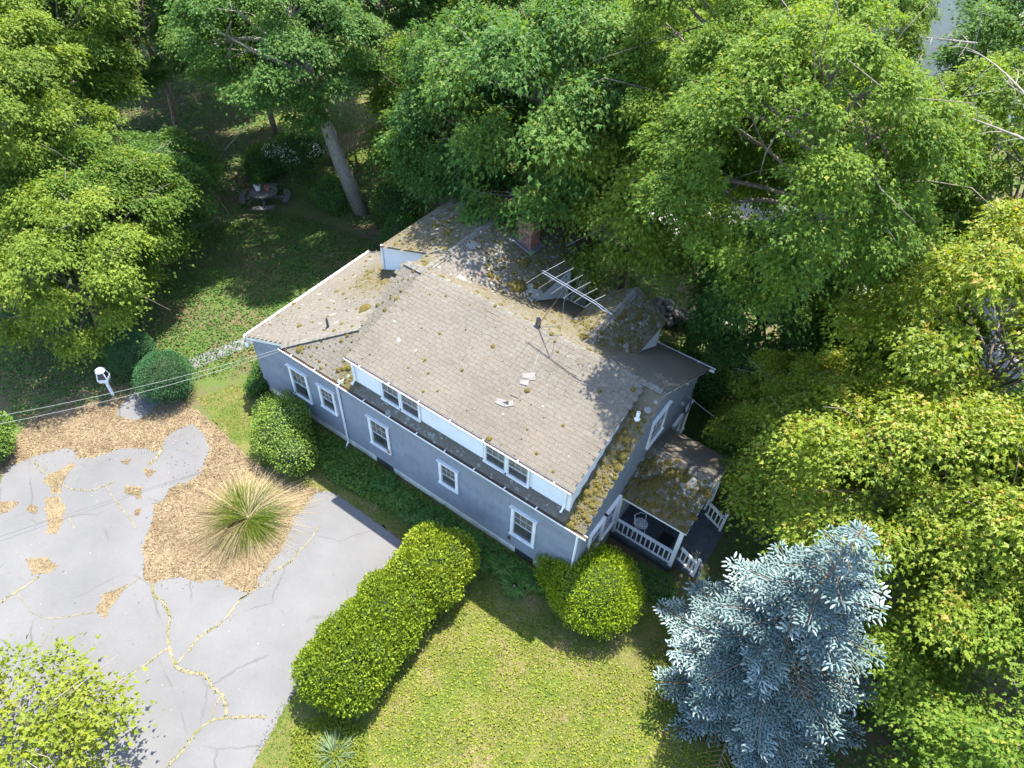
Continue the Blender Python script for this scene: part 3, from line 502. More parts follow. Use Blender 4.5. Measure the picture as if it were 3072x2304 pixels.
# windows
def window(o, u, n, w, h, name='window', tw=0.10, muntin=True, head=True, blind=0.5, depth=0.05):
    o = Vector(o); u = Vector(u); n = Vector(n); z = Vector((0, 0, 1)); B = lambda mb, a, b, c, d, e, f: mb.add([o+u*x+z*y+n*q for x, y, q in ((a,c,e),(b,c,e),(b,d,e),(a,d,e),(a,c,f),(b,c,f),(b,d,f),(a,d,f))], [(0,3,2,1),(4,5,6,7),(0,1,5,4),(1,2,6,5),(2,3,7,6),(3,0,4,7)])
    mb = MB(); B(mb, 0, tw, 0.06, h-tw, 0.0, depth); B(mb, w-tw, w, 0.06, h-tw, 0.0, depth); B(mb, -0.01, w+0.01, h-tw, h, 0.0, depth+0.004); B(mb, -0.02, w+0.02, 0, 0.06, 0.0, depth+0.035)
    if head: B(mb, -0.05, w+0.05, h, h+0.03, 0.0, depth+0.05)
    fr = H(mb, name, 'white_paint'); i0, i1, j0, j1 = tw, w-tw, 0.06, h-tw; jm = (j0+j1)/2
    sm = MB(); t = 0.035
    for a, b, c in ((j0, jm, 0.022), (jm, j1, 0.034)):
        B(sm, i0, i0+t, a, b, 0.0, c); B(sm, i1-t, i1, a, b, 0.0, c); B(sm, i0+t, i1-t, a, a+t, 0.0, c); B(sm, i0+t, i1-t, b-t, b, 0.0, c)
    if muntin:
        for k in (1, 2): x = i0+t+(i1-i0-2*t)*k/3; B(sm, x-0.006, x+0.006, jm+t, j1-t, 0.012, 0.030)
        y = (jm+j1)/2; B(sm, i0+t, i1-t, y-0.006, y+0.006, 0.013, 0.029)
    sm.build('sash', 'sash_grey', fr)
    for a, b in ((j0+t, jm-t), (jm+t, j1-t)):
        pm = MB(); B(pm, i0+t, i1-t, a, b, 0.002, 0.012 if a > jm else 0.006); pm.build('pane', 'blind_glass' if a > jm else 'window_glass', fr)
    return fr
for i, (x, w, t, h) in enumerate(wins): window((x, -0.022, t-h), (1, 0, 0), (0, -1, 0), w, h)
for x0 in (6.60, 10.62):
    for k in range(2): window((x0+k*0.79, -0.012, 3.98), (1, 0, 0), (0, -1, 0), 0.80, 0.93, tw=0.06, head=False, depth=0.035)
window((L+0.02, 3.62, 3.55), (0, 1, 0), (1, 0, 0), 1.05, 1.25); window((L+0.02, 6.0, 0.95), (0, 1, 0), (1, 0, 0), 0.72, 1.5); window((L+0.02, 6.72, 0.95), (0, 1, 0), (1, 0, 0), 0.72, 1.5)
window((L+0.02, 0.55, 1.13), (0, 1, 0), (1, 0, 0), 0.86, 1.45); window((L+0.02, 1.41, 1.13), (0, 1, 0), (1, 0, 0), 0.86, 1.45); window((8.14, 8.35, 3.25), (0, 1, 0), (1, 0, 0), 0.8, 1.4, muntin=False)
T('basement_window', MB().box(5.82, 6.60, 0.0, 0.04, 0.02, 0.36), 'window_glass'); T('basement_window', MB().box(11.9, 12.6, 0.0, 0.04, 0.02, 0.36), 'window_glass')
T('wall_vent', MB().box(3.98, 4.1, -0.05, -0.02, 3.25, 3.37), 'siding_paint'); T('outlet_box', MB().box(11.62, 11.72, -0.07, -0.02, 0.72, 0.84), 'iron')
T('sill_ornament', MB().tube([(6.6, -0.08, 1.24), (6.6, -0.10, 1.34), (6.6, -0.08, 1.45)], [0.03, 0.045, 0.02], 8), 'pot_clay')
# vents, patches, lamp, meter loop
def pipe(p, h, r, mat): T('vent_pipe', MB().lathe([(r*1.7, -0.03), (r*1.7, 0.02), (r, 0.03), (r, h), (r*0.8, h), (r*0.8, h-0.06)], p, 12), mat)
pipe((3.06, 1.11, zs_(3.06)), 0.38, 0.045, 'iron'); pipe((13.88, 2.75, zf(2.75)), 0.26, 0.055, 'pot_white')
T('roof_cap', MB().lathe([(0.12, -0.02), (0.12, 0.03), (0.08, 0.045), (0.07, 0.07), (0.02, 0.075)], (14.02, 3.05, zf(3.05)+0.01), 14), 'lichen')
def lie(x, y, w, d, rz, mat='patch_grey'):   # a loose or replaced shingle lying on the dormer roof
    c, s = math.cos(rz), math.sin(rz); pts = [(x+a*c-b*s, y+a*s+b*c) for a, b in ((-w, -d), (w, -d), (w*0.8, d), (-w, d*0.7))]
    T('loose_shingle', MB().prism([(px, py, zd(py)+0.016) for px, py in pts], (0, 0, 0.012)), mat)
def dz_pix(x, y):
    d = FW + RT*(x-1536)/FPX - UP*(y-1152)/FPX; t = (5.082+0.288*0.109-(CAM[2]-0.288*CAM[1]))/(d[2]-0.288*d[1]); return CAM+d*t
for (px, py), w, d, rz in (((1587, 1130), 0.20, 0.13, 0.5), ((1575, 1145), 0.13, 0.12, 0.2), ((1503, 1207), 0.16, 0.10, 0.1), ((1528, 1212), 0.13, 0.09, 0.7), ((1549, 1180), 0.14, 0.13, 0.1)):
    q = dz_pix(px, py); lie(q[0], q[1], w, d, rz, 'patch_grey' if w != 0.14 else 'roof_shingle')
q = dz_pix(1517, 1209); T('shingle_hole', MB().prism([(q[0]-0.1, q[1]-0.05, zd(q[1]-0.05)+0.013), (q[0]+0.12, q[1]-0.03, zd(q[1]-0.03)+0.013), (q[0]+0.05, q[1]+0.07, zd(q[1]+0.07)+0.013)], (0, 0, 0.016)), 'dark_gap')
fl = T('flood_light', MB().lathe([(0.02, 0.0), (0.075, -0.02), (0.085, -0.13), (0.06, -0.15)], (-0.16, -0.15, 2.55), 12), 'metal_white'); MB().tube([(-0.16, -0.15, 2.55), (-0.12, -0.12, 2.66), (-0.05, -0.06, 2.6)], 0.015).build('lamp_arm', 'metal_white', fl)
T('meter_box', MB().lathe([(0.08, 0), (0.10, 0.02), (0.10, 0.10), (0.06, 0.14)], (0, 0, 0), 12), 'aluminium').matrix_local = Matrix.Translation(HL+Vector((L+0.02, 6.15, 3.45))) @ Matrix.Rotation(math.pi/2, 4, 'Y')
T('service_wires', MB().tube([(L+0.15, 6.15, 3.4), (L+0.2, 6.3, 2.9), (L+0.2, 6.6, 2.6), (L+0.16, 6.95, 2.75), (L+0.08, 7.0, 3.2), (L+0.05, 7.1, 3.35)], 0.02).tube([(L+0.15, 6.2, 3.4), (L+0.22, 6.4, 2.75), (L+0.2, 6.75, 2.55), (L+0.12, 6.9, 3.1)], 0.016), 'iron')
# chimney of single bricks
def chimney():
    cx, cy = 7.05, 6.95; zb0 = zcr(cx)-0.25
    px = pix(1573, 752, zcr(7.0)); cx, cy = px[0]-0.05, px[1]+0.33
    w = 0.56; zb0 = zcr(cx)-0.3; ch = T('chimney', MB().box(cx-w/2+0.012, cx+w/2-0.012, cy-w/2+0.012, cy+w/2-0.012, zb0, zb0+1.30), 'mortar')
    bh, bd = 0.062, 0.095; mes = {}
    for bw in (0.205, 0.125): mes[bw] = MB().box(-bw/2, bw/2, -bd/2, bd/2, -bh/2, bh/2).mesh('brick'); mes[bw].materials.append(M['brick'])
    n = 18
    for r in range(n):
        z = zb0+0.05+r*0.075; ww = w+(0.05 if r >= n-3 else 0)
        for f in range(4):
            a = f*math.pi/2; s = -ww/2+(0.0 if r % 2 else 0.0)
            for bw in ((0.205, 0.125, 0.205) if (r+f) % 2 else (0.125, 0.205, 0.125)):
                o = link('brick', mes[bw], None, ch); c = s+bw/2; s += bw+0.012; d = ww/2-bd/2+random.uniform(-0.004, 0.004)
                o.location = (cx+math.cos(a)*d-math.sin(a)*c, cy+math.sin(a)*d+math.cos(a)*c, z); o.rotation_euler[2] = a+math.pi/2
    MB().prism([(cx-0.20, cy-0.20, zb0+1.40), (cx+0.20, cy-0.20, zb0+1.40), (cx+0.20, cy+0.20, zb0+1.40), (cx-0.20, cy+0.20, zb0+1.40)], (0, 0, 0.004)).build('flue', 'dark_gap', ch)
    e = 0.42; MB().prism([(cx+a, cy+b, zcr(cx+a)+0.014) for a, b in ((-e, -e), (e, -e), (e, e), (-e, e))], (0, 0, 0.012)).build('flashing', 'lead', ch)
    for a, b, c, d in ((-e, -e, e, -e), (e, -e, e, e)): MB().bar((cx+a, cy+b, zcr(cx+a)+0.03), (cx+c, cy+d, zcr(cx+c)+0.03), 0.05, 0.02).build('flashing_edge', 'aluminium', ch)
chimney()
# porch
DZ = 0.36
for i in range(16): T('deck_board', MB().box(L+0.01, 16.30, 2.42+i*0.206, 2.42+i*0.206+0.200, DZ-0.04, DZ), 'deck_paint')
T('porch_skirt', MB().box(L, 16.28, 2.44, 2.50, -0.3, DZ-0.042).box(16.22, 16.28, 2.50, 5.68, -0.3, DZ-0.042), 'deck_paint'); T('porch_skirt_board', MB().box(L, 16.30, 2.40, 2.438, 0.14, DZ-0.045), 'deck_paint')
T('porch_beam', MB().box(L, 16.30, 2.42, 2.52, 2.30, 2.46)); T('porch_beam', MB().box(16.20, 16.30, 2.52, 5.66, 2.30, 2.46)); T('porch_beam', MB().box(L, 16.30, 5.56, 5.66, 2.30, 2.46))
T('porch_gable', MB().prism([(16.27, 2.52, 2.46), (16.27, 5.56, 2.46), (16.27, PY, PZ-0.08)], (0.02, 0, 0)), 'white_vinyl')
for a, b in ((2.36, PY), (5.72, PY)): T('rake_board', MB().prism([(16.33, a, zp(a)-0.03), (16.33, b, zp(b)-0.03), (16.33, b, zp(b)-0.17), (16.33, a, zp(a)-0.17)], (0.03, 0, 0)))
T('eave_board', MB().box(L, 16.33, 2.345, 2.37, 2.44, 2.545))
for y in (2.49, 5.6): T('porch_post', MB().box(16.16, 16.29, y-0.065, y+0.065, DZ, 2.30))
T('porch_post', MB().box(L+0.02, L+0.10, 2.43, 2.55, DZ, 2.30))
def railing(a, b, n, h=0.62, zlow=0.09):
    a = Vector(a); b = Vector(b); z = Vector((0, 0, 1)); r = T('railing', MB().bar(a+z*(h+zlow), b+z*(h+zlow), 0.09, 0.05).bar(a+z*zlow, b+z*zlow, 0.06, 0.05))
    for i in range(n):
        p = a+(b-a)*((i+0.5)/n); MB().bar(p+z*(zlow+0.02), p+z*(h+zlow-0.02), 0.04, 0.04, (0, 1, 0)).build('baluster', 'white_paint', r)
    return r
railing((L+0.12, 2.49, DZ), (16.16, 2.49, DZ), 12); railing((16.22, 5.05, DZ), (16.22, 5.55, DZ), 3); railing((L+0.1, 5.6, DZ), (16.16, 5.6, DZ), 12)
for k in range(3): T('porch_step', MB().box(16.30+k*0.27, 16.57+k*0.27, 2.75, 4.95, -0.2, DZ-0.04-k*0.15), 'deck_paint')
for y in (2.80, 4.90):
    railing((16.32, y, DZ-0.02), (16.92, y, 0.02), 4, 0.60, 0.12); nw = T('newel_post', MB().box(16.92, 17.01, y-0.045, y+0.045, -0.1, 0.92)); MB().lathe([(0.02, 0), (0.055, 0.03), (0.065, 0.065), (0.05, 0.10), (0.0, 0.12)], (16.965, y, 0.92), 12).build('ball_finial', 'white_paint', nw, True)

# ------------------------------------------------------------------ things on and round the house
def antenna():
    a, b = pix(1628, 818, 8.05), pix(1790, 914, 8.05); base = pix(1608, 985, HR); base = np.array([base[0], YR, HR+0.02]); top = (pix(1700, 870, 8.0))
    t = thing('television_antenna', 'rooftop television antenna with long aluminium boom on a rusty mast', 'antenna', tuple(base)); O = Vector(base)
    mk = lambda mb, n, m: mb.build(n, m, t)
    A, Bv, Tp = Vector(a)-O, Vector(b)-O, Vector(top)-O; dirb = (Bv-A).normalized(); side = dirb.cross(Vector((0, 0, 1))).normalized()
    mid = A+(Bv-A)*0.45; mk(MB().tube([(0, 0, 0), mid*0.5], 0.018, 8), 'mast', 'rust'); mk(MB().tube([mid*0.5, mid-Vector((0, 0, 0.02))], 0.014, 8), 'upper_mast', 'iron')
    mk(MB().tube([A, Bv], 0.011, 6), 'boom', 'aluminium'); mk(MB().tube([A+Vector((0, 0, 0.08)), Bv+Vector((0, 0, 0.08))], 0.008, 6), 'upper_boom', 'aluminium')
    for i, (s, ln) in enumerate(((0.02, 0.85), (0.22, 0.78), (0.42, 0.70), (0.60, 0.62), (0.76, 0.52), (0.93, 0.46))):
        p = A+(Bv-A)*s
        for sg in (1, -1): mk(MB().tube([p+Vector((0, 0, 0.04)), p+side*ln*sg+Vector((0, 0, 0.10+0.05*sg))+dirb*0.08], 0.005, 5), 'element', 'aluminium')
    e = Bv+dirb*0.55+Vector((0, 0, -0.02)); mk(MB().tube([Bv, Bv+dirb*0.25+side*0.05, e], [0.012, 0.01, 0.006], 5).tube([Bv+Vector((0, 0, 0.06)), Bv+dirb*0.25-side*0.04, e], [0.012, 0.01, 0.006], 5), 'nose', 'aluminium')
    mk(MB().box(-0.11, 0.11, -0.05, 0.05, 0.0, 0.05).prism([(-0.09, 0.02, 0.05), (0.09, 0.02, 0.05), (0.10, 0.04, 0.30), (0.02, 0.05, 0.36), (-0.08, 0.04, 0.30)], (0, 0.02, 0)), 'mount_plate', 'iron')
    mk(MB().tube([(0.1, 0, 0.05), (0.5, 0.22, 0.12), (0.62, 0.4, 0.15)], 0.014, 6), 'guy_bar', 'iron')
    w = [Vector((0.2, -0.1, 0.03))]+[Vector(dz_pix(x, y))-O+Vector((0, 0, 0.03)) for x, y in ((1648, 1010), (1632, 1040), (1615, 1065), (1606, 1090), (1598, 1115))]; mk(MB().tube(w, 0.006, 5), 'lead_wire', 'cable')
    w = [mid+Vector((0.02, 0, -0.1)), mid*0.6+Vector((0.25, 0.1, 0)), Vector((0.62, 0.4, 0.3)), Vector((0.62, 0.4, 0.12))]; mk(MB().tube(w, 0.006, 5), 'down_lead', 'cable')
antenna()
def chair():
    p = pix(1916, 1592, DZ); t = thing('wire_chair', 'white wire patio chair with round seat on the porch deck', 'chair', (p[0], p[1], DZ), rz=0.5)
    m = MB(); 
    for i in range(10): r = 0.02+0.20*i/9; m.tube([(r*math.cos(q*math.pi/10), r*math.sin(q*math.pi/10), 0.44) for q in range(21)], 0.006, 4)
    for q in range(10): a = q*math.pi/5; m.tube([(0, 0, 0.44), (0.21*math.cos(a), 0.21*math.sin(a), 0.44)], 0.005, 4)
    m.build('seat', 'metal_white', t); b = MB()
    arc = [(-0.19, -0.16, 0.46), (-0.25, -0.14, 0.70), (-0.27, 0.0, 0.86), (-0.25, 0.14, 0.70), (-0.19, 0.16, 0.46)]; b.tube(arc, 0.012, 6)
    for k in range(7): s = -0.13+k*0.26/6; b.tube([(-0.20, s, 0.45), (-0.26, s*0.9, 0.84-abs(s)*0.9)], 0.005, 4)
    for k in range(6): z = 0.5+k*0.055; b.tube([(-0.21-0.08*(z-0.45), -0.14+k*0.008, z), (-0.22-0.08*(z-0.45), 0.14-k*0.008, z)], 0.005, 4)
    b.build('backrest', 'metal_white', t)
    for s in (-1, 1): MB().tube([(-0.24, 0.15*s, 0.66), (-0.05, 0.26*s, 0.68), (0.14, 0.24*s, 0.66), (0.16, 0.18*s, 0.45)], 0.011, 6).build('armrest', 'metal_white', t)
    for sx in (-1, 1):
        for sy in (-1, 1): MB().tube([(0.14*sx, 0.14*sy, 0.44), (0.15*sx, 0.16*sy, 0.2), (0.21*sx, 0.22*sy, 0.0)], 0.010, 6).build('leg', 'metal_white', t)
chair()
p = pix(2026, 1600, DZ); t = thing('porch_box', 'black square box standing on the deck behind the porch corner post', 'box', (15.75, 3.05, DZ)); MB().box(-0.2, 0.2, -0.2, 0.2, 0, 0.04).box(-0.2, -0.17, -0.2, 0.2, 0.04, 0.3).box(0.17, 0.2, -0.2, 0.2, 0.04, 0.3).box(-0.17, 0.17, -0.2, -0.17, 0.04, 0.3).box(-0.17, 0.17, 0.17, 0.2, 0.04, 0.3).build('tub', 'black_bin', t); MB().box(-0.22, 0.22, -0.22, 0.22, 0.30, 0.33).build('lid', 'black_bin', t)
def lantern():
    p = pix(340, 1185); t = thing('lamp_post', 'white lantern on a short post beside the round clipped shrubs', 'lamp post', (p[0], p[1], 0)); z0 = 0.7; t.scale = (1.35, 1.35, 1.0)
    MB().tube([(0, 0, 0), (0, 0, z0)], 0.045, 10).build('post', 'metal_white', t); MB().lathe([(0.05, 0), (0.16, 0.12), (0.19, 0.26), (0.19, 0.28), (0.15, 0.28)], (0, 0, z0), 4).build('basket', 'metal_white', t)
    m = MB()
    for q in range(4): a = q*math.pi/2; m.tube([(0.18*math.cos(a), 0.18*math.sin(a), z0+0.28), (0.11*math.cos(a), 0.11*math.sin(a), z0+0.62)], 0.016, 4)
    m.build('frame', 'metal_white', t); MB().lathe([(0.165, 0), (0.105, 0.32)], (0, 0, z0+0.29), 4).build('glass', 'window_glass', t); MB().lathe([(0.14, 0), (0.12, 0.05), (0.05, 0.11), (0.03, 0.16), (0.0, 0.18)], (0, 0, z0+0.62), 8).build('cap', 'metal_white', t)
lantern()
def picnic():
    p = pix(800, 612); t = thing('picnic_table', 'dark round picnic table with curved benches in the shade of the tree', 'table', (p[0], p[1], 0)); m = MB()
    for i in range(9):
        y = -0.60+i*0.15; hw = math.sqrt(max(0.01, 0.68**2-y*y)); MB().box(-hw, hw, y-0.068, y+0.068, 0.70, 0.745).build('plank', 'old_wood', t)
    for q in range(4):
        a = math.pi/4+q*math.pi/2; c, s = math.cos(a), math.sin(a); R_ = 1.02; ax = Vector((c, s, 0)); tn = Vector((-s, c, 0))
        b = MB().prism([ax*R_*0.88+tn*0.52+Vector((0, 0, 0.42)), ax*R_+Vector((0, 0, 0.42))+tn*0.0-ax*0.02, ax*R_*0.88-tn*0.52+Vector((0, 0, 0.42)), ax*(R_*0.88+0.28)-tn*0.60+Vector((0, 0, 0.42)), ax*(R_+0.27)+Vector((0, 0, 0.42)), ax*(R_*0.88+0.28)+tn*0.60+Vector((0, 0, 0.42))], (0, 0, 0.05)); b.build('bench', 'old_wood', t)
        MB().bar(ax*0.2+Vector((0, 0, 0.37)), ax*1.2+Vector((0, 0, 0.39)), 0.08, 0.09).build('bearer', 'old_wood', t); MB().bar(ax*0.95, ax*0.40+Vector((0, 0, 0.70)), 0.08, 0.09).build('leg', 'old_wood', t)
    pl = thing('flower_pot', 'white flower pot with a leafy plant on the round picnic table', 'flower pot', (p[0]-0.30, p[1]-0.10, 0.745)); MB().lathe([(0.11, 0), (0.16, 0.26), (0.175, 0.26), (0.175, 0.29), (0.14, 0.29), (0.13, 0.24)], (0, 0, 0), 14).build('pot', 'pot_white', pl)
    n = 350; P = rng.normal(size=(n, 3))*np.array([0.12, 0.12, 0.18])+np.array([0.05, 0.1, 0.55]); link('foliage', leaves(P, rv(n)+[0, 0, 0.3], rv(n)+[0, 0, 1], rng.uniform(0.06, 0.11, n), tints(n), OVAL, OVAL_F), 'leaf_fern', pl); MB().tube([(0, 0, 0.24), (0.05, 0.1, 0.6)], 0.02).build('stem', 'twig', pl)
    p2 = thing('clay_pot', 'small brown clay pot on the round picnic table', 'flower pot', (p[0]+0.08, p[1]+0.18, 0.745)); MB().lathe([(0.08, 0), (0.12, 0.18), (0.135, 0.18), (0.135, 0.22), (0.10, 0.22), (0.09, 0.14)], (0, 0, 0), 14).build('pot', 'pot_clay', p2); MB().lathe([(0.0, 0.17), (0.095, 0.17), (0.095, 0.18)], (0, 0, 0), 12).build('soil', 'debris', p2)
picnic()
def wire(name, pts, r, label, mat='cable'): tag(MB().tube(pts, r, 5).build(name, mat), label, 'cable')
def sag(a, b, s, n=16): a = Vector(a); b = Vector(b); return [a+(b-a)*(i/n)-Vector((0, 0, s*4*(i/n)*(1-i/n))) for i in range(n+1)]
e1, e2 = pix(-160, 1275, 4.2), pix(-160, 1300, 4.1)
wire('overhead_cable', sag((2.25, -0.22, 3.78), e1, 0.25), 0.0055, 'upper of two pale cables running left from the front gutter corner'); wire('overhead_cable', sag((2.25, -0.26, 3.70), e2, 0.3), 0.0055, 'lower of two pale cables running left from the front gutter corner')
wire('service_cable', sag((L+0.1, 6.3, 3.75), pix(2290, 1340, 2.6), 0.15), 0.010, 'white service cable leaving the right gable end wall')
def stonewall(pts, label, n):
    t = thing('stone_wall', label, 'stone wall', (pts[0][0], pts[0][1], 0)); base = Vector((pts[0][0], pts[0][1], 0))
    ms = []
    for s in range(5):
        bm = bmesh.new(); bmesh.ops.create_icosphere(bm, subdivisions=2, radius=1.0)
        for v in bm.verts: v.co *= 1+random.uniform(-0.16, 0.12); v.co = Vector((max(-0.85, min(0.85, v.co.x)), max(-0.8, min(0.8, v.co.y)), max(-0.8, min(0.75, v.co.z))))
        me = bpy.data.meshes.new('stone'); bm.to_mesh(me); bm.free(); me.materials.append(M['stone']); me.polygons.foreach_set('use_smooth', [True]*len(me.polygons)); ms.append(me)
    for i in range(n):
        k = random.uniform(0, len(pts)-1.001); j = int(k); f = k-j; x = pts[j][0]*(1-f)+pts[j+1][0]*f; y = pts[j][1]*(1-f)+pts[j+1][1]*f; lev = random.random(); sz = random.uniform(0.14, 0.34)*(1.1-0.35*lev)
        o = link('stone', random.choice(ms), None, t); o.location = Vector((x, y+random.uniform(-0.5, 0.35)*(1-lev*0.7), sz*0.5+lev*0.55))-base; o.scale = (sz*random.uniform(0.9, 1.4), sz, sz*random.uniform(0.65, 0.9)); o.rotation_euler = (random.uniform(-0.3, 0.3), random.uniform(-0.3, 0.3), random.uniform(0, 6))
stonewall(G([(1960, 930), (2030, 965), (2110, 990), (2200, 1020)]), 'rough fieldstone wall behind the right back corner of the house', 90); stonewall(G([(2330, 1085), (2400, 1110), (2470, 1140), (2540, 1175)]), 'rough fieldstone wall in the dark gap under the right hand trees', 80)
def fence():
    a, b = Vector((*G([(960, 485)])[0], 0)), Vector((*G([(1180, 415)])[0], 0)); t = thing('picket_fence', 'weathered wooden picket fence behind the big leaning trunk', 'fence', tuple(a)); d = b-a; n = int(d.length/0.16)
    for z in (0.3, 0.9): MB().bar((0, 0, z), d+Vector((0, 0, z)), 0.04, 0.09).build('rail', 'fence_wood', t)
    me = MB().prism([(-0.05, 0, 0.03), (0.05, 0, 0.03), (0.05, 0, 1.1), (0, 0, 1.22), (-0.05, 0, 1.1)], (0, 0.02, 0)).mesh('picket'); me.materials.append(M['fence_wood'])
    for i in range(n): o = link('picket', me, None, t); o.location = d*(i/n)-Vector((0, 0.045, 0)); o.rotation_euler[2] = math.atan2(d.y, d.x)
fence()
def neighbour(c, w, d, h, rh, rz, label, roofmat='pale_roof'):
    t = thing('neighbour_house', label, 'house', (c[0], c[1], 0), 'houses across the road', rz); MB().prism([(-w/2, -d/2, 0), (w/2, -d/2, 0), (w/2, d/2, 0), (-w/2, d/2, 0)], (0, 0, h)).build('wall', 'pale_wall', t)
    MB().prism([(-w/2, -d/2+0.1, h), (-w/2, d/2-0.1, h), (-w/2, 0, h+rh-0.1)], (w, 0, 0)).build('gable', 'pale_wall', t)
    for s in (-1, 1): MB().prism([(-w/2-0.3, s*(d/2+0.4), h-0.15), (w/2+0.3, s*(d/2+0.4), h-0.15), (w/2+0.3, 0, h+rh), (-w/2-0.3, 0, h+rh)], (0, 0, 0.12)).build('roof', roofmat, t)
    for x in (-w*0.3, 0, w*0.3): f = MB().box(x-0.5, x+0.5, -d/2-0.04, -d/2, 1.0, 2.3).build('window', 'white_paint', t); MB().box(x-0.42, x+0.42, -d/2-0.06, -d/2-0.04, 1.08, 2.22).build('pane', 'window_glass', f)
neighbour((1.5, 47), 15, 9, 3.2, 2.6, 0.0, 'pale house with pinkish roof across the road behind the tall trees'); neighbour((14.5, 49.5), 8, 11, 4.5, 3.2, 1.4, 'cream gabled house with pale roof seen between the far trunks')

# ------------------------------------------------------------------ trees
def crown_mesh(r, rz, seed, leaf=0.15, dens=1.0, nb=None, young=0.0):
    """boughs -> sprays -> single leaves; returns the leaf mesh and the bough centres"""
    g = np.random.default_rng(seed); nb = nb or int(11*r); P, A, N, Tn, Y, Sz = [], [], [], [], [], []; boughs = []
    for i in range(nb):
        t = (i+0.5)/nb; ph = i*2.39996+g.normal(0, 0.25); cz = 1-1.75*t; sr = math.sqrt(max(0.02, 1-cz*cz)); rad = g.uniform(0.62, 0.98)
        c = np.array([sr*math.cos(ph)*r, sr*math.sin(ph)*r, cz*rz])*rad; rb = 0.55+r*g.uniform(0.10, 0.20); boughs.append((c, rb)); out = unit(c/np.array([r, r, rz])+np.array([0, 0, 0.25])); ns = int(12+g.uniform(4, 12))
        bt = g.uniform(-0.18, 0.18)
        for j in range(ns):
            d = unit(g.normal(size=3)+out*0.9+np.array([0, 0, 0.35])); s = c+d*rb*np.array([1, 1, 0.5])*g.uniform(0.5, 1.0); so_ = unit(d*0.6+out*0.6); n = int(dens*g.uniform(45, 90)); rs = g.uniform(0.24, 0.42)
            q = g.normal(size=(n, 3))*np.array([rs, rs, rs*0.38])*0.75; q[:, 2] -= 0.35*(q[:, 0]**2+q[:, 1]**2)/rs; pos = s+q
            nrm = np.array([0, 0, 0.75])+so_*0.55+g.normal(size=(n, 3))*0.42; ax = so_*np.array([1, 1, 0.2])+q*1.2/rs+g.normal(size=(n, 3))*0.45+np.array([0, 0, -0.45])
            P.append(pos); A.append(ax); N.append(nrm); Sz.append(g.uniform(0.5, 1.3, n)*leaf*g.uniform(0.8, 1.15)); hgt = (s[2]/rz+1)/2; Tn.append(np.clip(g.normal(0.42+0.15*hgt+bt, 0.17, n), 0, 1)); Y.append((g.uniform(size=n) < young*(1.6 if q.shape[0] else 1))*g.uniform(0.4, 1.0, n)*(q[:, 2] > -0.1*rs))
    P = np.concatenate(P); n = len(P); tint = np.zeros((n, 3)); tint[:, 0] = np.concatenate(Tn); tint[:, 1] = np.concatenate(Y)
    return leaves(P, np.concatenate(A), unit(np.concatenate(N)), np.concatenate(Sz), tint, name='crown'), boughs
def limb(mb, a, b, r0, r1, g, bend=0.12, n=7, sides=6):
    a = np.array(a, float); b = np.array(b, float); ln = np.linalg.norm(b-a); off = g.normal(size=3)*bend*ln; off[2] = abs(off[2])*0.6
    pts = [a+(b-a)*t+off*math.sin(math.pi*t) for t in np.linspace(0, 1, n)]; mb.tube(pts, list(np.linspace(r0, r1, n)), sides); return pts
CROWNS = {}
def crown_of(kind):
    if kind not in CROWNS:
        r, rz, seed, leaf, dens, young = {'small': (3.0, 2.9, 11, 0.135, 1.45, 0.05), 'small2': (3.0, 2.9, 23, 0.135, 1.45, 0.05), 'big': (4.6, 4.6, 31, 0.15, 1.45, 0.05), 'big2': (4.6, 4.4, 47, 0.15, 1.45, 0.05), 'near': (3.6, 3.6, 53, 0.125, 1.5, 0.10), 'near2': (3.6, 3.4, 67, 0.125, 1.5, 0.11), 'young': (2.3, 1.3, 71, 0.15, 0.32, 0.0)}[kind]
        CROWNS[kind] = crown_mesh(r, rz, seed, leaf, dens, None, young)+((r, rz),)
    return CROWNS[kind]
def tree(kind, base, ctr, scale, label, mat='leaf_green', rot=0.0, tr=0.16, group='maple trees round the house', name='maple_tree', bark='bark', nlimb=26):
    me, boughs, (r, rz) = crown_of(kind); g = np.random.default_rng(int(abs(base[0]*131+base[1]*17))+5); t = thing(name, label, 'tree', (base[0], base[1], 0), group)
    off = np.array([ctr[0]-base[0], ctr[1]-base[1], ctr[2]]); me_o = me
    if not me.materials: me.materials.append(M[mat])
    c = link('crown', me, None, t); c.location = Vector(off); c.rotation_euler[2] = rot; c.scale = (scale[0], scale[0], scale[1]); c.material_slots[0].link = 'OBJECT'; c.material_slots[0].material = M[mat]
    mb = MB(); fork = off*np.array([0.55, 0.55, 0])+np.array([0, 0, max(0.8, off[2]-rz*scale[1]*0.75)]); top = off+np.array([0, 0, rz*scale[1]*0.55])
    p = [np.zeros(3)+[0, 0, -0.2], fork*0.5+g.normal(size=3)*[0.1, 0.1, 0], fork, (fork+top)/2+g.normal(size=3)*0.15, top]; mb.tube(p, [tr*1.25, tr, tr*0.85, tr*0.45, tr*0.12], 9); cr, sr = math.cos(rot), math.sin(rot)
    idx = g.permutation(len(boughs))[:nlimb]
    for i in idx:
        b, rb = boughs[i]; b = np.array([(b[0]*cr-b[1]*sr)*scale[0], (b[0]*sr+b[1]*cr)*scale[0], b[2]*scale[1]])+off; k = g.uniform(0.1, 0.9); a = fork+(top-fork)*k*0.8; a = a if a[2] < b[2] else fork+(top-fork)*k*0.25
        pts = limb(mb, a, b, tr*0.34, 0.018, g)
        for _ in range(2): limb(mb, pts[4], b+g.normal(size=3)*rb*0.8, tr*0.12, 0.008, g, n=4, sides=4)
    mb.build('trunk', bark, t, True); return t
GR = 'leaf_green'; DP = 'leaf_deep'; YL = 'leaf_yellow'
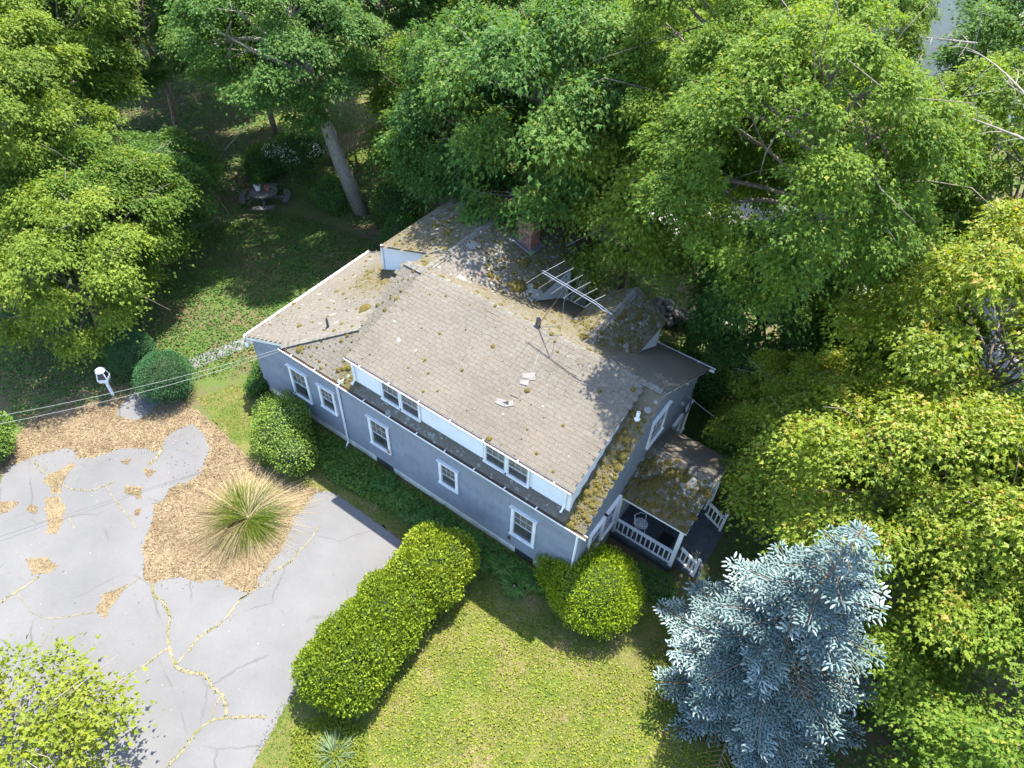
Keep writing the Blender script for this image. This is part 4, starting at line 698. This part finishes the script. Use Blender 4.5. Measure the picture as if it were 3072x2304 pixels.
tree('small', (-7.4, -1.9), (-7.6, -2.1, 3.7), (0.92, 0.98), 'maple with pale sunlit crown above the two round clipped shrubs', 'leaf_sunlit', 0.3)
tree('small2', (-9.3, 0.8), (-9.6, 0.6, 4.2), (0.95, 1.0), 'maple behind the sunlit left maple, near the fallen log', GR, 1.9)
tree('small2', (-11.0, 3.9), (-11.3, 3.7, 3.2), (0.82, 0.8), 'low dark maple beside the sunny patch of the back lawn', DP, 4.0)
tree('big', (-13.6, -0.6), (-13.8, -0.8, 7.4), (0.9, 0.95), 'tall sunlit maple at the left edge of the picture', 'leaf_sunlit', 0.9)
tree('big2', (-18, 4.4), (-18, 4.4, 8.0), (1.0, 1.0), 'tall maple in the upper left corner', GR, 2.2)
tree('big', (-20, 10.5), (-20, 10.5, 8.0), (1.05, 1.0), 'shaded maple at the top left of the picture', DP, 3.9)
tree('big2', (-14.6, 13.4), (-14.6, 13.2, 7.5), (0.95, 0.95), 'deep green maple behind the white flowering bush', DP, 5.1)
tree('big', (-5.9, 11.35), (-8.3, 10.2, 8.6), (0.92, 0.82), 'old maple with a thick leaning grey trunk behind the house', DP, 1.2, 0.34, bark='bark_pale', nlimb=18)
tree('big2', (-9.6, 17.0), (-9.6, 17.0, 10), (1.05, 1.0), 'tall maple with two upright trunks behind the old leaning maple', DP, 0.4, 0.32)
tree('small', (-2.2, 13.6), (-2.2, 13.4, 5.6), (1.0, 1.15), 'maple just right of the leaning trunk', GR, 2.7)
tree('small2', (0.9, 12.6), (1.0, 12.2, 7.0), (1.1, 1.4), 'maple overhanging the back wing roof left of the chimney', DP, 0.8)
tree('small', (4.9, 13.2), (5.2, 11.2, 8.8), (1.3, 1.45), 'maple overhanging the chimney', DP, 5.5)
tree('small2', (8.4, 13.0), (8.5, 11.7, 7.9), (1.15, 1.5), 'maple with bright top hanging over the antenna', 'leaf_sunlit', 3.3)
tree('big', (6.6, 17.6), (6.6, 17.4, 8.6), (0.9, 0.95), 'maple behind the tree that hangs over the antenna', GR, 2.0)
tree('big2', (-2.2, 20.5), (-2.2, 20.4, 9), (1.05, 1.1), 'far maple at the top centre left of the pale roof', GR, 0.2)
tree('big', (2.6, 30.5), (2.6, 30.5, 7.5), (0.9, 0.95), 'far maple across the road at the top centre', GR, 4.4)
tree('big2', (10.2, 31.0), (10.2, 31.0, 7.5), (0.9, 0.9), 'far maple across the road below the pale roof', GR, 1.1)
tree('big', (12.0, 13.8), (11.2, 11.8, 11.4), (0.74, 0.85), 'tall maple standing behind the left fieldstone wall', GR, 1.4, 0.26)
tree('small2', (14.6, 12.4), (14.6, 12.2, 4.6), (0.95, 1.0), 'low maple in front of the stone walls right of the house', DP, 2.4)
tree('small', (18.0, 14.0), (18.0, 13.2, 5.6), (1.05, 1.2), 'maple above the right hand fieldstone wall', GR, 4.9)
tree('big2', (16.4, 12.2), (14.5, 7.9, 11.5), (0.78, 0.80), 'tall maple with several dark stems at the top right', GR, 3.0, 0.24)
tree('big2', (20.6, 17.6), (20.6, 17.0, 9.2), (0.95, 1.0), 'tall maple behind the dead branches at the right edge', GR, 5.7)
tree('near', (21.4, 8.8), (21.4, 8.8, 7.4), (1.05, 1.2), 'yellow green maple with orange tips beside the dead branches', YL, 0.7, 0.14)
tree('near2', (20.9, 5.2), (20.8, 5.0, 5.6), (1.0, 0.95), 'yellow green maple directly behind the blue spruce', YL, 2.1, 0.14)
tree('near', (17.9, 7.4), (17.9, 7.2, 3.6), (0.66, 0.75), 'small yellow green maple between porch and stone wall', YL, 3.6, 0.09)
tree('near2', (24.6, 5.2), (24.4, 5.0, 6.4), (1.0, 1.0), 'yellow green maple at the right edge beside the spruce', YL, 5.2, 0.14)
tree('near', (25.4, 1.6), (25.3, 1.6, 4.2), (0.95, 0.9), 'green maple in the lower right corner', GR, 1.5, 0.12)
tree('young', (5.7, -12.9), (5.9, -12.7, 1.9), (1.0, 1.0), 'young lime green tree at the bottom left over the driveway', 'leaf_lime', 0.4, 0.05, None, 'young_tree', 'bark_pale')
for i, (x, y) in enumerate([(-30, 14), (-27, 4), (-24, 20), (-15, 25), (-34, 26), (-20, 35), (-8, 42), (20, 31), (26, 24), (22, 62), (-6, 62)]):
    tree(('big', 'big2')[i % 2], (x, y), (x, y, 8.2), (1.15, 1.1), 'maple in the far row of trees along the top of the picture', (GR, DP)[i % 3 == 1], i*1.7, 0.25, 'far trees along the top')

# ------------------------------------------------------------------ blue spruce
def spruce():
    bx, by, Hh, Rb = 19.65, 0.05, 9.0, 3.3; t = thing('blue_spruce', 'silvery blue spruce with drooping boughs right of the porch', 'tree', (bx, by, 0)); g = np.random.default_rng(5)
    MB().tube([(0, 0, -0.2), (0.03, 0, Hh*0.5), (0, 0, Hh)], [0.20, 0.12, 0.015], 10).build('trunk', 'bark', t, True)
    P, A, N, S_, Tn = [], [], [], [], []; bm_ = MB(); deads = []
    z = 0.7; k = 0
    while z < Hh-0.2:
        f = 1-(z/Hh); rr = Rb*(f**0.75)*1.03; nbr = int(4.5+5.5*f)
        for i in range(nbr):
            if g.uniform() < 0.10: continue
            a = i/nbr*2*math.pi+k*0.7+g.normal(0, 0.16); ln = rr*g.uniform(0.55, 1.12); bt_ = g.normal(0, 0.13); d = np.array([math.cos(a), math.sin(a), 0]); sd = np.array([-d[1], d[0], 0]); rise = -0.10-0.30*f+g.normal(0, 0.10)
            isdead = g.uniform() < 0.16*f; dead = []; pt = lambda s: d*ln*s+np.array([0, 0, z+ln*(rise*s+0.16*s*s)]); bm_.tube([pt(0), pt(0.5), pt(0.97)], [0.035*f+0.012, 0.02*f+0.008, 0.005], 5)
            for s in np.arange(0.30, 1.0, 0.085/max(ln, 0.5)*1.6):
                w = (1.06-s)*ln*0.42+0.10
                for sg in (1, -1):
                    tip = pt(s)+(sd*sg*w+d*w*0.75)*g.uniform(0.7, 1.1)+np.array([0, 0, -0.10*w])
                    if isdead: dead.append((pt(s), tip)); continue
                    m = max(2, int(np.linalg.norm(tip-pt(s))/0.085)); 
                    for q in range(m):
                        u_ = (q+0.6)/m; c = pt(s)+(tip-pt(s))*u_; dirn = unit(tip-pt(s))
                        for side in ((1, -1) if q < m-1 else (0,)):
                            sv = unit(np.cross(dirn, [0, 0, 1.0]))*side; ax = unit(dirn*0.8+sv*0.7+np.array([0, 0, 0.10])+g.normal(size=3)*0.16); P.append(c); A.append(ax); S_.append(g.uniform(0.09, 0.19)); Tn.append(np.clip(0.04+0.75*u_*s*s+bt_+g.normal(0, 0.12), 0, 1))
            if dead: deads.append(dead)
        z += 0.30+0.14*f; k += 1
    P, A, S_, Tn = map(np.array, (P, A, S_, Tn)); n = len(P); B = unit(np.cross(A, [0, 0, 1.0])); N = np.cross(B, A)
    prof = [(0.0, 0.08), (0.30, 0.185), (0.72, 0.16), (1.0, 0.02)]; V = []
    for s, r in prof:
        for j in range(4): th = j*math.pi/2+0.4; V.append(P+A*(S_*s)[:, None]+(B*math.cos(th)+N*math.sin(th))*(S_*r)[:, None])
    V = np.stack(V, 1); fc = []
    for i in range(3):
        for j in range(4): fc.append((i*4+j, i*4+(j+1) % 4, (i+1)*4+(j+1) % 4, (i+1)*4+j))
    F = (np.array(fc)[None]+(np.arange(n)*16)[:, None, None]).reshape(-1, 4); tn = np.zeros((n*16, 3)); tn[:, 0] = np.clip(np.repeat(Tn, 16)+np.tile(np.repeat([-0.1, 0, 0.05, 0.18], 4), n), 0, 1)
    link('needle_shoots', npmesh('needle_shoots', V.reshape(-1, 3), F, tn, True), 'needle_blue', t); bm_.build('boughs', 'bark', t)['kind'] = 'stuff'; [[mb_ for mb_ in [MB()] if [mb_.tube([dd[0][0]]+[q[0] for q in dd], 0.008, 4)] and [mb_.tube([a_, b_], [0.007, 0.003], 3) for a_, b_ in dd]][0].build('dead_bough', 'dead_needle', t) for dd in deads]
spruce()

# ------------------------------------------------------------------ shrubs, grasses, beds
def shell(name, label, cat, base, lumps, n, size, mat, shape=OVAL, up=0.3, jit=0.5, group=None, tone=0.5, core='core', loose=0.05):
    """leaves over the skin of a union of ellipsoids (c, (rx, ry, rz)), with a twiggy core inside"""
    t = thing(name, label, cat, base, group); P, A, N, T_ = [], [], [], []; ar = np.array([l[1][0]*l[1][2] for l in lumps]); ar = ar/ar.sum()
    for (c, r), w in zip(lumps, ar):
        m = int(n*w); d = rv(m); d[:, 2] = np.abs(d[:, 2])*np.where(rng.uniform(size=m) < 0.72, 1, -0.8); r = np.array(r); c = np.array(c); ph = rng.uniform(0, 6, 3)
        bump = 1+0.06*np.sin(d[:, 0]*7+ph[0])*np.sin(d[:, 1]*8+ph[1])*np.sin(d[:, 2]*7+ph[2])+0.04*np.sin(d[:, 0]*17+ph[1])*np.sin(d[:, 2]*19+ph[0]); q = c+d*r*bump[:, None]*rng.uniform(0.84, 1.05+loose, (m, 1)); nn = unit(d/r)
        ok = q[:, 2] > 0.03
        for c2, r2 in lumps:
            if c2 is c or (np.allclose(c2, c) and np.allclose(r2, r)): continue
            ok &= (((q-np.array(c2))/np.array(r2))**2).sum(1) > 0.86
        q, nn = q[ok], nn[ok]; P.append(q); A.append(nn*0.8+np.array([0, 0, up])+rng.normal(size=q.shape)*jit); N.append(nn+rng.normal(size=q.shape)*0.7+[0, 0, 0.4]); T_.append(np.clip(rng.normal(tone, 0.2, len(q))+0.9*(bump[ok]-1)/0.1*0.18, 0, 1))
    P = np.concatenate(P); tn = np.zeros((len(P), 3)); tn[:, 0] = np.concatenate(T_)
    link('foliage', leaves(P, np.concatenate(A), np.concatenate(N), rng.uniform(0.7, 1.25, len(P))*size, tn, shape, OVAL_F, 'foliage'), mat, t)
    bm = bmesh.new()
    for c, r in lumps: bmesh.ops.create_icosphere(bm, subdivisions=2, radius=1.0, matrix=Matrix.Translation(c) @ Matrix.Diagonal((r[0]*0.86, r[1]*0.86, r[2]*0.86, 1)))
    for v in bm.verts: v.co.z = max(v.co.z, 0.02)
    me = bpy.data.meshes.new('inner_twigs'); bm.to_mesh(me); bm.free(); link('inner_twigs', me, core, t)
    return t
shell('round_shrub', 'larger round clipped evergreen shrub, left of the pair', 'shrub', (*G([(415, 1105)])[0], 0), [((0, 0, 0.75), (0.88, 0.88, 0.9)), ((0.05, 0.1, 1.1), (0.62, 0.62, 0.62))], 16000, 0.055, 'leaf_round', OVAL, 0.2, 0.35, 'round clipped shrubs', 0.45)
shell('round_shrub', 'smaller round clipped evergreen shrub, right of the pair by the walkway', 'shrub', (*G([(515, 1178)])[0], 0), [((0, 0, 0.8), (1.0, 1.0, 0.95)), ((0.0, 0.1, 1.2), (0.7, 0.7, 0.6))], 15000, 0.055, 'leaf_round', OVAL, 0.2, 0.35, 'round clipped shrubs', 0.5)
for px, lb, rr, hh in (((1055, 2030), 'front arborvitae of the hedge row, nearest the driveway mouth', 1.02, 1.65), ((1170, 1885), 'middle arborvitae of the hedge row beside the driveway', 0.98, 1.5), ((1300, 1748), 'back arborvitae of the hedge row, nearest the house', 0.98, 1.7)):
    b = G([px])[0]; shell('arborvitae', lb, 'shrub', (*b, 0), [((0, 0, hh*0.5), (rr, rr, hh*0.55)), ((0.25, 0.55, hh*0.55), (rr*0.8, rr*0.8, hh*0.46)), ((-0.25, -0.5, hh*0.55), (rr*0.8, rr*0.75, hh*0.47)), ((0.5, -0.3, hh*0.5), (rr*0.65, rr*0.7, hh*0.45)), ((-0.5, 0.4, hh*0.5), (rr*0.7, rr*0.7, hh*0.5))], 32000, 0.095, 'leaf_hedge', SLIM*np.array([1.9, 1, 1]), 0.6, 0.6, 'arborvitae hedge row', 0.5, 'core', 0.13)
b = G([(1755, 1808)])[0]
shell('yew_bush', 'bright lime green yew ball at the right front corner of the house', 'shrub', (*b, 0), [((0.15, 0.1, 0.9), (1.3, 1.25, 1.0)), ((-0.95, 0.25, 0.65), (0.85, 0.85, 0.75)), ((0.3, 0.1, 1.2), (0.95, 0.9, 0.75))], 28000, 0.085, 'leaf_yew', SLIM*np.array([1.6, 1, 1]), 0.55, 0.6, None, 0.55, 'core', 0.10)
shell('leafy_shrub', 'bright green leafy shrub by the left front corner of the house', 'shrub', (*G([(850, 1355)])[0], 0), [((0, 0.1, 0.75), (1.0, 0.85, 0.85)), ((-0.8, 0.8, 0.65), (0.85, 0.85, 0.75)), ((0.85, -0.15, 0.75), (0.75, 0.65, 0.7)), ((-0.2, 0.5, 1.1), (0.75, 0.75, 0.65))], 11000, 0.085, 'leaf_shrub', OVAL, 0.1, 0.8, None, 0.7, 'core', 0.22)
shell('leafy_shrub', 'dark green shrub growing against the left end of the house', 'shrub', (-0.45, 0.5, 0), [((0, 0, 0.5), (0.42, 0.7, 0.55)), ((0.25, -0.75, 0.35), (0.4, 0.5, 0.4))], 3500, 0.08, 'leaf_fern', OVAL, 0.1, 0.8, None, 0.35)
shell('leafy_shrub', 'bushy plant at the left edge of the picture beside the driveway', 'shrub', (*G([(-5, 1370)])[0], 0), [((0, 0, 0.7), (0.75, 0.75, 0.7)), ((-0.3, 0.4, 0.9), (0.6, 0.6, 0.5))], 4200, 0.10, 'leaf_shrub', OVAL, 0.1, 0.8, None, 0.6)
shell('leafy_shrub', 'dark leafy shrub behind the porch', 'shrub', (15.6, 7.0, 0), [((0, 0, 0.5), (0.9, 0.8, 0.55)), ((0.7, 0.4, 0.4), (0.6, 0.6, 0.45))], 4500, 0.09, 'leaf_fern', OVAL, 0.1, 0.8, None, 0.35)
shell('leafy_shrub', 'low dark groundcover shrub below the porch railing', 'shrub', (15.6, 1.5, 0), [((0, 0, 0.2), (0.9, 0.5, 0.35)), ((0.6, 0.2, 0.2), (0.6, 0.45, 0.3))], 3500, 0.07, 'leaf_fern', OVAL, 0.1, 0.8, None, 0.3)
fb = shell('flowering_bush', 'bush covered in small white blossoms behind the picnic table', 'shrub', (*G([(905, 520)])[0], 0), [((0, 0, 1.2), (1.3, 1.2, 1.2)), ((-1.1, -0.5, 0.8), (0.9, 0.9, 0.9)), ((0.7, 0.3, 1.6), (0.9, 0.9, 0.8))], 8000, 0.10, 'leaf_fern', OVAL, 0.1, 0.8, None, 0.3)
d = rv(1500); d[:, 2] = np.abs(d[:, 2]); cs = rng.integers(0, 3, 1500); cc = np.array([(0, 0, 1.2), (-1.1, -0.5, 0.8), (0.7, 0.3, 1.6)])[cs]; rr = np.array([(1.3, 1.2, 1.2), (0.9, 0.9, 0.9), (0.9, 0.9, 0.8)])[cs]; Pf = cc+d*rr*1.03; kk = (np.sin(Pf[:, 0]*5)+np.sin(Pf[:, 1]*6+1)+np.sin(Pf[:, 2]*5)) > 0.1; Pf = Pf[kk]
link('blossom', leaves(Pf, rv(len(Pf)), d[kk]+rv(len(Pf))*0.5, 0.085, tints(len(Pf)), OVAL*np.array([1.6, 1, 1]), OVAL_F), 'flower_white', fb)
for x, y, r, h, lb in ((-4.2, 12.2, 1.3, 1.5, 'understorey bush right of the base of the leaning trunk'), (-7.6, 11.0, 1.0, 1.1, 'understorey bush left of the base of the leaning trunk'), (-2.0, 10.4, 1.2, 1.3, 'understorey bush at the back left corner of the house'), (-0.9, 7.6, 0.9, 0.9, 'low bush by the back end of the left roof eave'), (1.6, 15.5, 2.0, 2.4, 'dark bush behind the back wing'), (13.4, 10.8, 1.1, 1.1, 'bush beside the right back corner of the house'), (16.5, 10.6, 1.3, 1.0, 'low bush below the right fieldstone wall'), (-15.5, 8.0, 1.6, 1.6, 'understorey bush in the dark gap left of the picnic table'), (-13.0, 11.0, 1.2, 1.0, 'low bush left of the white flowering bush'), (24.0, 3.2, 1.1, 0.6, 'low leafy plant by the stone path')):
    shell('understorey_bush', lb, 'bush', (x, y, 0), [((0, 0, h*0.5), (r, r, h*0.6)), ((r*0.5, -r*0.3, h*0.45), (r*0.7, r*0.7, h*0.5)), ((-r*0.5, r*0.3, h*0.55), (r*0.7, r*0.6, h*0.55))], int(2600*r*r+1500), 0.11, 'leaf_fern', OVAL, 0.1, 0.8, 'understorey bushes', 0.4)
def ribbon(name, mat, base, n, ln, spread, droop, w, g, parent, tone=(0, 1), r0=0.25, segs=5, nb=0):
    V, F, T_ = [], [], []; bun = [(g.uniform(0, 6.283), math.sqrt(g.uniform()), g.uniform(0.75, 1.15), g.uniform(0.7, 1.3)) for _ in range(max(nb, 1))]
    for i in range(n):
        bb = bun[int(g.integers(0, len(bun)))]; a = bb[0]+g.normal(0, 0.16) if nb else g.uniform(0, 2*math.pi); sp = spread*(np.clip(bb[1]+g.normal(0, 0.08), 0, 1) if nb else math.sqrt(g.uniform())); d = np.array([math.cos(a), math.sin(a), 0]); l = ln*g.uniform(0.6, 1.1)*(bb[2] if nb else 1); b0 = d*r0*math.sqrt(g.uniform()); sd = np.array([-d[1], d[0], 0]); sd = sd*math.cos(1)+np.array([0, 0, 0.3]); k = len(V); tn = g.uniform(*tone)
        d2 = unit(d+g.normal(size=3)*0.15)
        for j in range(segs+1):
            s = j/segs; c = b0+d2*l*(math.sin(sp)*s+0.25*droop*s*s)+np.array([0, 0, l*(math.cos(sp)*s-droop*s*s*0.55)]); c[2] = max(c[2], 0.03); ww = w*(1-0.85*s)*0.5+0.0015; V += [c+sd*ww, c-sd*ww]; T_ += [(tn, 0, 0)]*2
            if j: F.append((k+2*j-2, k+2*j-1, k+2*j+1, k+2*j))
    return link(name, npmesh(name, np.array(V), np.array(F), np.array(T_)), mat, parent)
g = np.random.default_rng(3); b = G([(745, 1555)])[0]
og = thing('ornamental_grass', 'large tan and green ornamental grass clump in the leaf litter island', 'grass', (*b, 0))
ribbon('green_blades', 'grass_blade', None, 1900, 1.15, 1.15, 0.9, 0.022, g, og, (0.0, 0.5), 0.5, 5, 60); ribbon('dry_stems', 'straw', None, 1300, 1.45, 1.4, 1.05, 0.015, g, og, (0.1, 1.0), 0.6, 6, 26); ribbon('fallen_stems', 'straw', None, 900, 1.5, 1.5, 1.1, 0.014, g, og, (0.3, 1.0), 0.6, 6, 40)
V = []
b = G([(1005, 2265)])[0]; yc = thing('yucca', 'spiky grey green yucca in the yellow groundcover at the bottom edge', 'plant', (*b, 0)); ribbon('sword_leaves', 'yucca_leaf', None, 150, 0.62, 1.35, 0.25, 0.05, g, yc, (0.2, 1.0), 0.12, 4)
def bed(name, label, poly, n, zr, size, mat, cat='groundcover', shape=OVAL, tone=(0.1, 0.9), upn=1.0, avoid=None):
    q = scatter(poly, n)
    if avoid: q = q[~(inpoly(q[:, 0], q[:, 1], avoid) | inpoly(q[:, 0], q[:, 1], G(patch))) | (rng.uniform(size=n) < 0.05)]; n = len(q)
    cl = 0.5+0.5*np.sin(q[:, 0]*4.3+1)*np.sin(q[:, 1]*3.9); P = np.c_[q, rng.uniform(zr[0], zr[1], n)*(0.45+0.55*cl)]; A = np.c_[rng.normal(size=(n, 2)), rng.uniform(-0.2, 0.6, n)]; N = rng.normal(size=(n, 3))*0.5+[0, 0, upn]
    tag(link(name, leaves(P, A, N, rng.uniform(0.6, 1.3, n)*size, tints(n, *tone), shape, OVAL_F, name), mat), label, cat, None, 'stuff')
bed('front_groundcover', 'dense green groundcover along the foot of the front wall', [(0.9, -0.25), (3.2, -0.85), (5.0, -1.55), (7.5, -1.3), (10, -0.95), (13.9, -0.7), (14.0, -0.2), (0.6, -0.2)], 17000, (0.02, 0.24), 0.11, 'leaf_shrub')
bed('yellow_groundcover', 'yellow green groundcover round the yucca', G([(880, 2190), (960, 2150), (1090, 2180), (1110, 2330), (870, 2340)]), 4500, (0.02, 0.22), 0.065, 'leaf_lime')
bed('weeds_in_lawn', 'broad yellowish weed leaves scattered through the sunny lawn', G([(1400, 1765), (1480, 1800), (1620, 1930), (1900, 2010), (2050, 1900), (2150, 2000), (2130, 2340), (1100, 2340), (1110, 2080), (1240, 1950), (1330, 1820)]), 9000, (0.015, 0.05), 0.07, 'leaf_lime', 'weeds', OVAL*np.array([1.5, 1, 1]), (0.5, 1.0))
bed('yard_groundcover', 'leafy groundcover spreading over the shaded back lawn', [(-12, 4), (-9, 9), (-3, 10), (-1, 6.5), (-1, 1.5), (-3, -2.0), (-6, -6.5), (-12, -6), (-13, -2)], 19000, (0.01, 0.09), 0.10, 'leaf_fern', 'groundcover', OVAL*np.array([1.4, 1, 1]))
bed('woodland_groundcover', 'low leafy groundcover under the right hand trees', [(13.5, 6), (17, 5.6), (18, 1.5), (21, -4), (30, -4), (30, 12), (13, 14)], 15000, (0.01, 0.14), 0.11, 'leaf_fern', 'groundcover', OVAL*np.array([1.4, 1, 1]))
bed('forest_undergrowth', 'low undergrowth below the trees behind the house', [(-32, -4), (-12.5, -2), (-12.5, 6), (-9, 10), (10, 10.5), (22, 15), (22, 19), (-40, 19)], 24000, (0.01, 0.35), 0.16, 'leaf_fern', 'undergrowth', OVAL*np.array([1.4, 1, 1]))
bed('leaf_litter', 'dry brown leaves lying on the ground beside the driveway', litter_poly, 26000, (0.012, 0.045), 0.065, 'litter_leaf', 'leaves', SLIM*np.array([1.4, 1, 1]), (0.0, 1.0), 1.4, drive_poly)
q = np.concatenate([scatter(G(pl_), 130) for pl_ in patches]); n = len(q)
tag(link('litter_patch_leaves', leaves(np.c_[q, rng.uniform(0.018, 0.035, n)], np.c_[rng.normal(size=(n, 2)), rng.uniform(-0.1, 0.3, n)], rng.normal(size=(n, 3))*0.5+[0, 0, 1.6], rng.uniform(0.03, 0.065, n), tints(n), SLIM*np.array([1.4, 1, 1]), OVAL_F), 'litter_leaf'), 'dry leaf bits lying in the tan litter patches on the driveway', 'leaves', None, 'stuff')
bed('driveway_leaves', 'single dry leaves scattered over the driveway', drive_poly, 700, (0.014, 0.03), 0.05, 'litter_leaf', 'leaves', OVAL, (0.3, 1.0), 2.0)
bed('shade_litter', 'brown leaves under the sunlit maple left of the lantern', [(-3, -2), (-4.2, -5), (-7, -7.5), (-13, -6), (-13, 0), (-6, 1)], 6000, (0.012, 0.05), 0.08, 'litter_leaf', 'leaves', OVAL, (0.0, 0.8), 1.6)
bed('lawn_leaves', 'dry leaves scattered on the front lawn', lawn_poly, 1800, (0.02, 0.06), 0.06, 'litter_leaf', 'leaves', OVAL, (0.3, 1.0), 1.6)
bed('woodland_litter', 'brown fallen leaves under the trees', [(12.5, 8.6), (13.5, 5.8), (17, 5.6), (18, 2.2), (21, -4), (29, -4), (29, 11), (13, 14)], 5000, (0.012, 0.05), 0.09, 'litter_leaf', 'leaves', OVAL, (0.0, 0.8), 1.6)
q = scatter(lawn_poly, 70000); q = q[(np.sin(q[:, 0]*2.3+1.1*np.sin(q[:, 1]*1.7))+np.sin(q[:, 1]*2.9+np.sin(q[:, 0]*3.1))+rng.normal(0, 0.7, len(q))) > -0.9]; h = rng.uniform(0.03, 0.085, len(q)); tn = tints(len(q)); tn[:, 0] = np.clip(0.5+0.3*np.sin(q[:, 0]*1.7)*np.sin(q[:, 1]*2.1+1)+rng.normal(0, 0.2, len(q)), 0, 1)
tag(blades('lawn_grass', np.c_[q, np.full(len(q), 0.006)], h, 0.8, 'grass_blade', tn, width=0.16), 'short sunny grass of the front lawn', 'grass')
q = scatter([(-12, 3), (-9, 9), (-3, 10), (-0.8, 6.5), (-0.8, 0.2), (-3, -1.8), (-9, -1.5)], 22000); tag(blades('back_grass', np.c_[q, np.full(len(q), 0.002)], rng.uniform(0.04, 0.10, len(q)), 0.8, 'grass_blade', tints(len(q), 0, 0.6), width=0.16), 'shaded grass of the side yard', 'grass')
def fern(x, y, lb, s=1.0):
    t = thing('fern', lb, 'fern', (x, y, 0), 'ferns along the front wall'); gg = np.random.default_rng(int(x*100)); P, A, N = [], [], []
    for i in range(11):
        a = i/11*2*math.pi+gg.normal(0, 0.2); d = np.array([math.cos(a), math.sin(a), 0]); sd = np.array([-d[1], d[0], 0]); ln = s*gg.uniform(0.45, 0.7)
        for u_ in np.linspace(0.15, 1, 14):
            c = d*ln*u_+np.array([0, 0, 0.12+ln*(0.9*u_-0.75*u_*u_)])
            for sg in (1, -1): P.append(c); A.append(sd*sg+d*0.4+[0, 0, -0.2]); N.append([0, 0, 1])
    P, A, N = np.array(P), np.array(A), np.array(N, float); u_ = np.tile(np.repeat(np.linspace(0.15, 1, 14), 2), 11); link('fronds', leaves(P, A, N, s*0.22*(1.1-u_), tints(len(P)), SLIM*np.array([1.6, 1, 1]), OVAL_F), 'leaf_fern', t)
    MB().tube([(0, 0, -0.02), (0, 0, 0.14)], 0.04, 6).build('crown_base', 'twig', t)
ORD = ['first', 'second', 'third', 'fourth', 'fifth', 'sixth', 'seventh', 'eighth', 'ninth', 'tenth']
for i, (x, y) in enumerate([(6.8, -0.6), (7.6, -0.75), (8.4, -0.95), (9.1, -0.6), (9.8, -1.1), (10.5, -0.6), (11.2, -0.95), (11.9, -0.7), (12.6, -1.0), (13.1, -0.5)]): fern(x, y, ORD[i]+' fern from the left downspout along the foot of the front wall')
# dead wood
def twigs(name, label, base, d, n, ln, mat, g, r=0.03):
    t = thing(name, label, 'branch', tuple(base)); mb = MB(); d = unit(np.array(d, float)); p = limb(mb, (0, 0, 0), d*ln, r, 0.008, g, 0.08, 9, 6)
    for i in range(n):
        a = p[1+i % 7]; e = a+unit(d*0.8+g.normal(size=3)*0.55)*ln*g.uniform(0.2, 0.42); q = limb(mb, a, e, r*0.4, 0.005, g, 0.1, 5, 4)
        for _ in range(3): limb(mb, q[3], q[3]+unit(d+g.normal(size=3)*0.9)*ln*0.10, 0.006, 0.003, g, 0.1, 3, 3)
    mb.build('wood', mat, t)
g = np.random.default_rng(8)
for (px, py, z), (qx, qy, z2), lb in (((3130, 440, 12.0), (2830, 330, 11.8), 'lower bare dead branch reaching in from the right edge'), ((3120, 330, 12.2), (2900, 150, 12.2), 'upper bare dead branch reaching in from the right edge'), ((2930, 130, 12.5), (2760, 110, 12.6), 'short bare branch above the yellow maple')):
    a, b2 = pix(px, py, z), pix(qx, qy, z2); twigs('dead_branch', lb, a, b2-a, 9, float(np.linalg.norm(b2-a)), 'bark_pale', g, 0.035)
p = pix(505, 735); tag(MB().tube([(p[0]-0.5, p[1]-0.35, 0.10), (p[0], p[1], 0.12), (p[0]+0.55, p[1]+0.4, 0.09)], [0.10, 0.11, 0.08], 9).build('fallen_log', 'old_wood'), 'fallen grey log lying on the shaded back lawn', 'log')
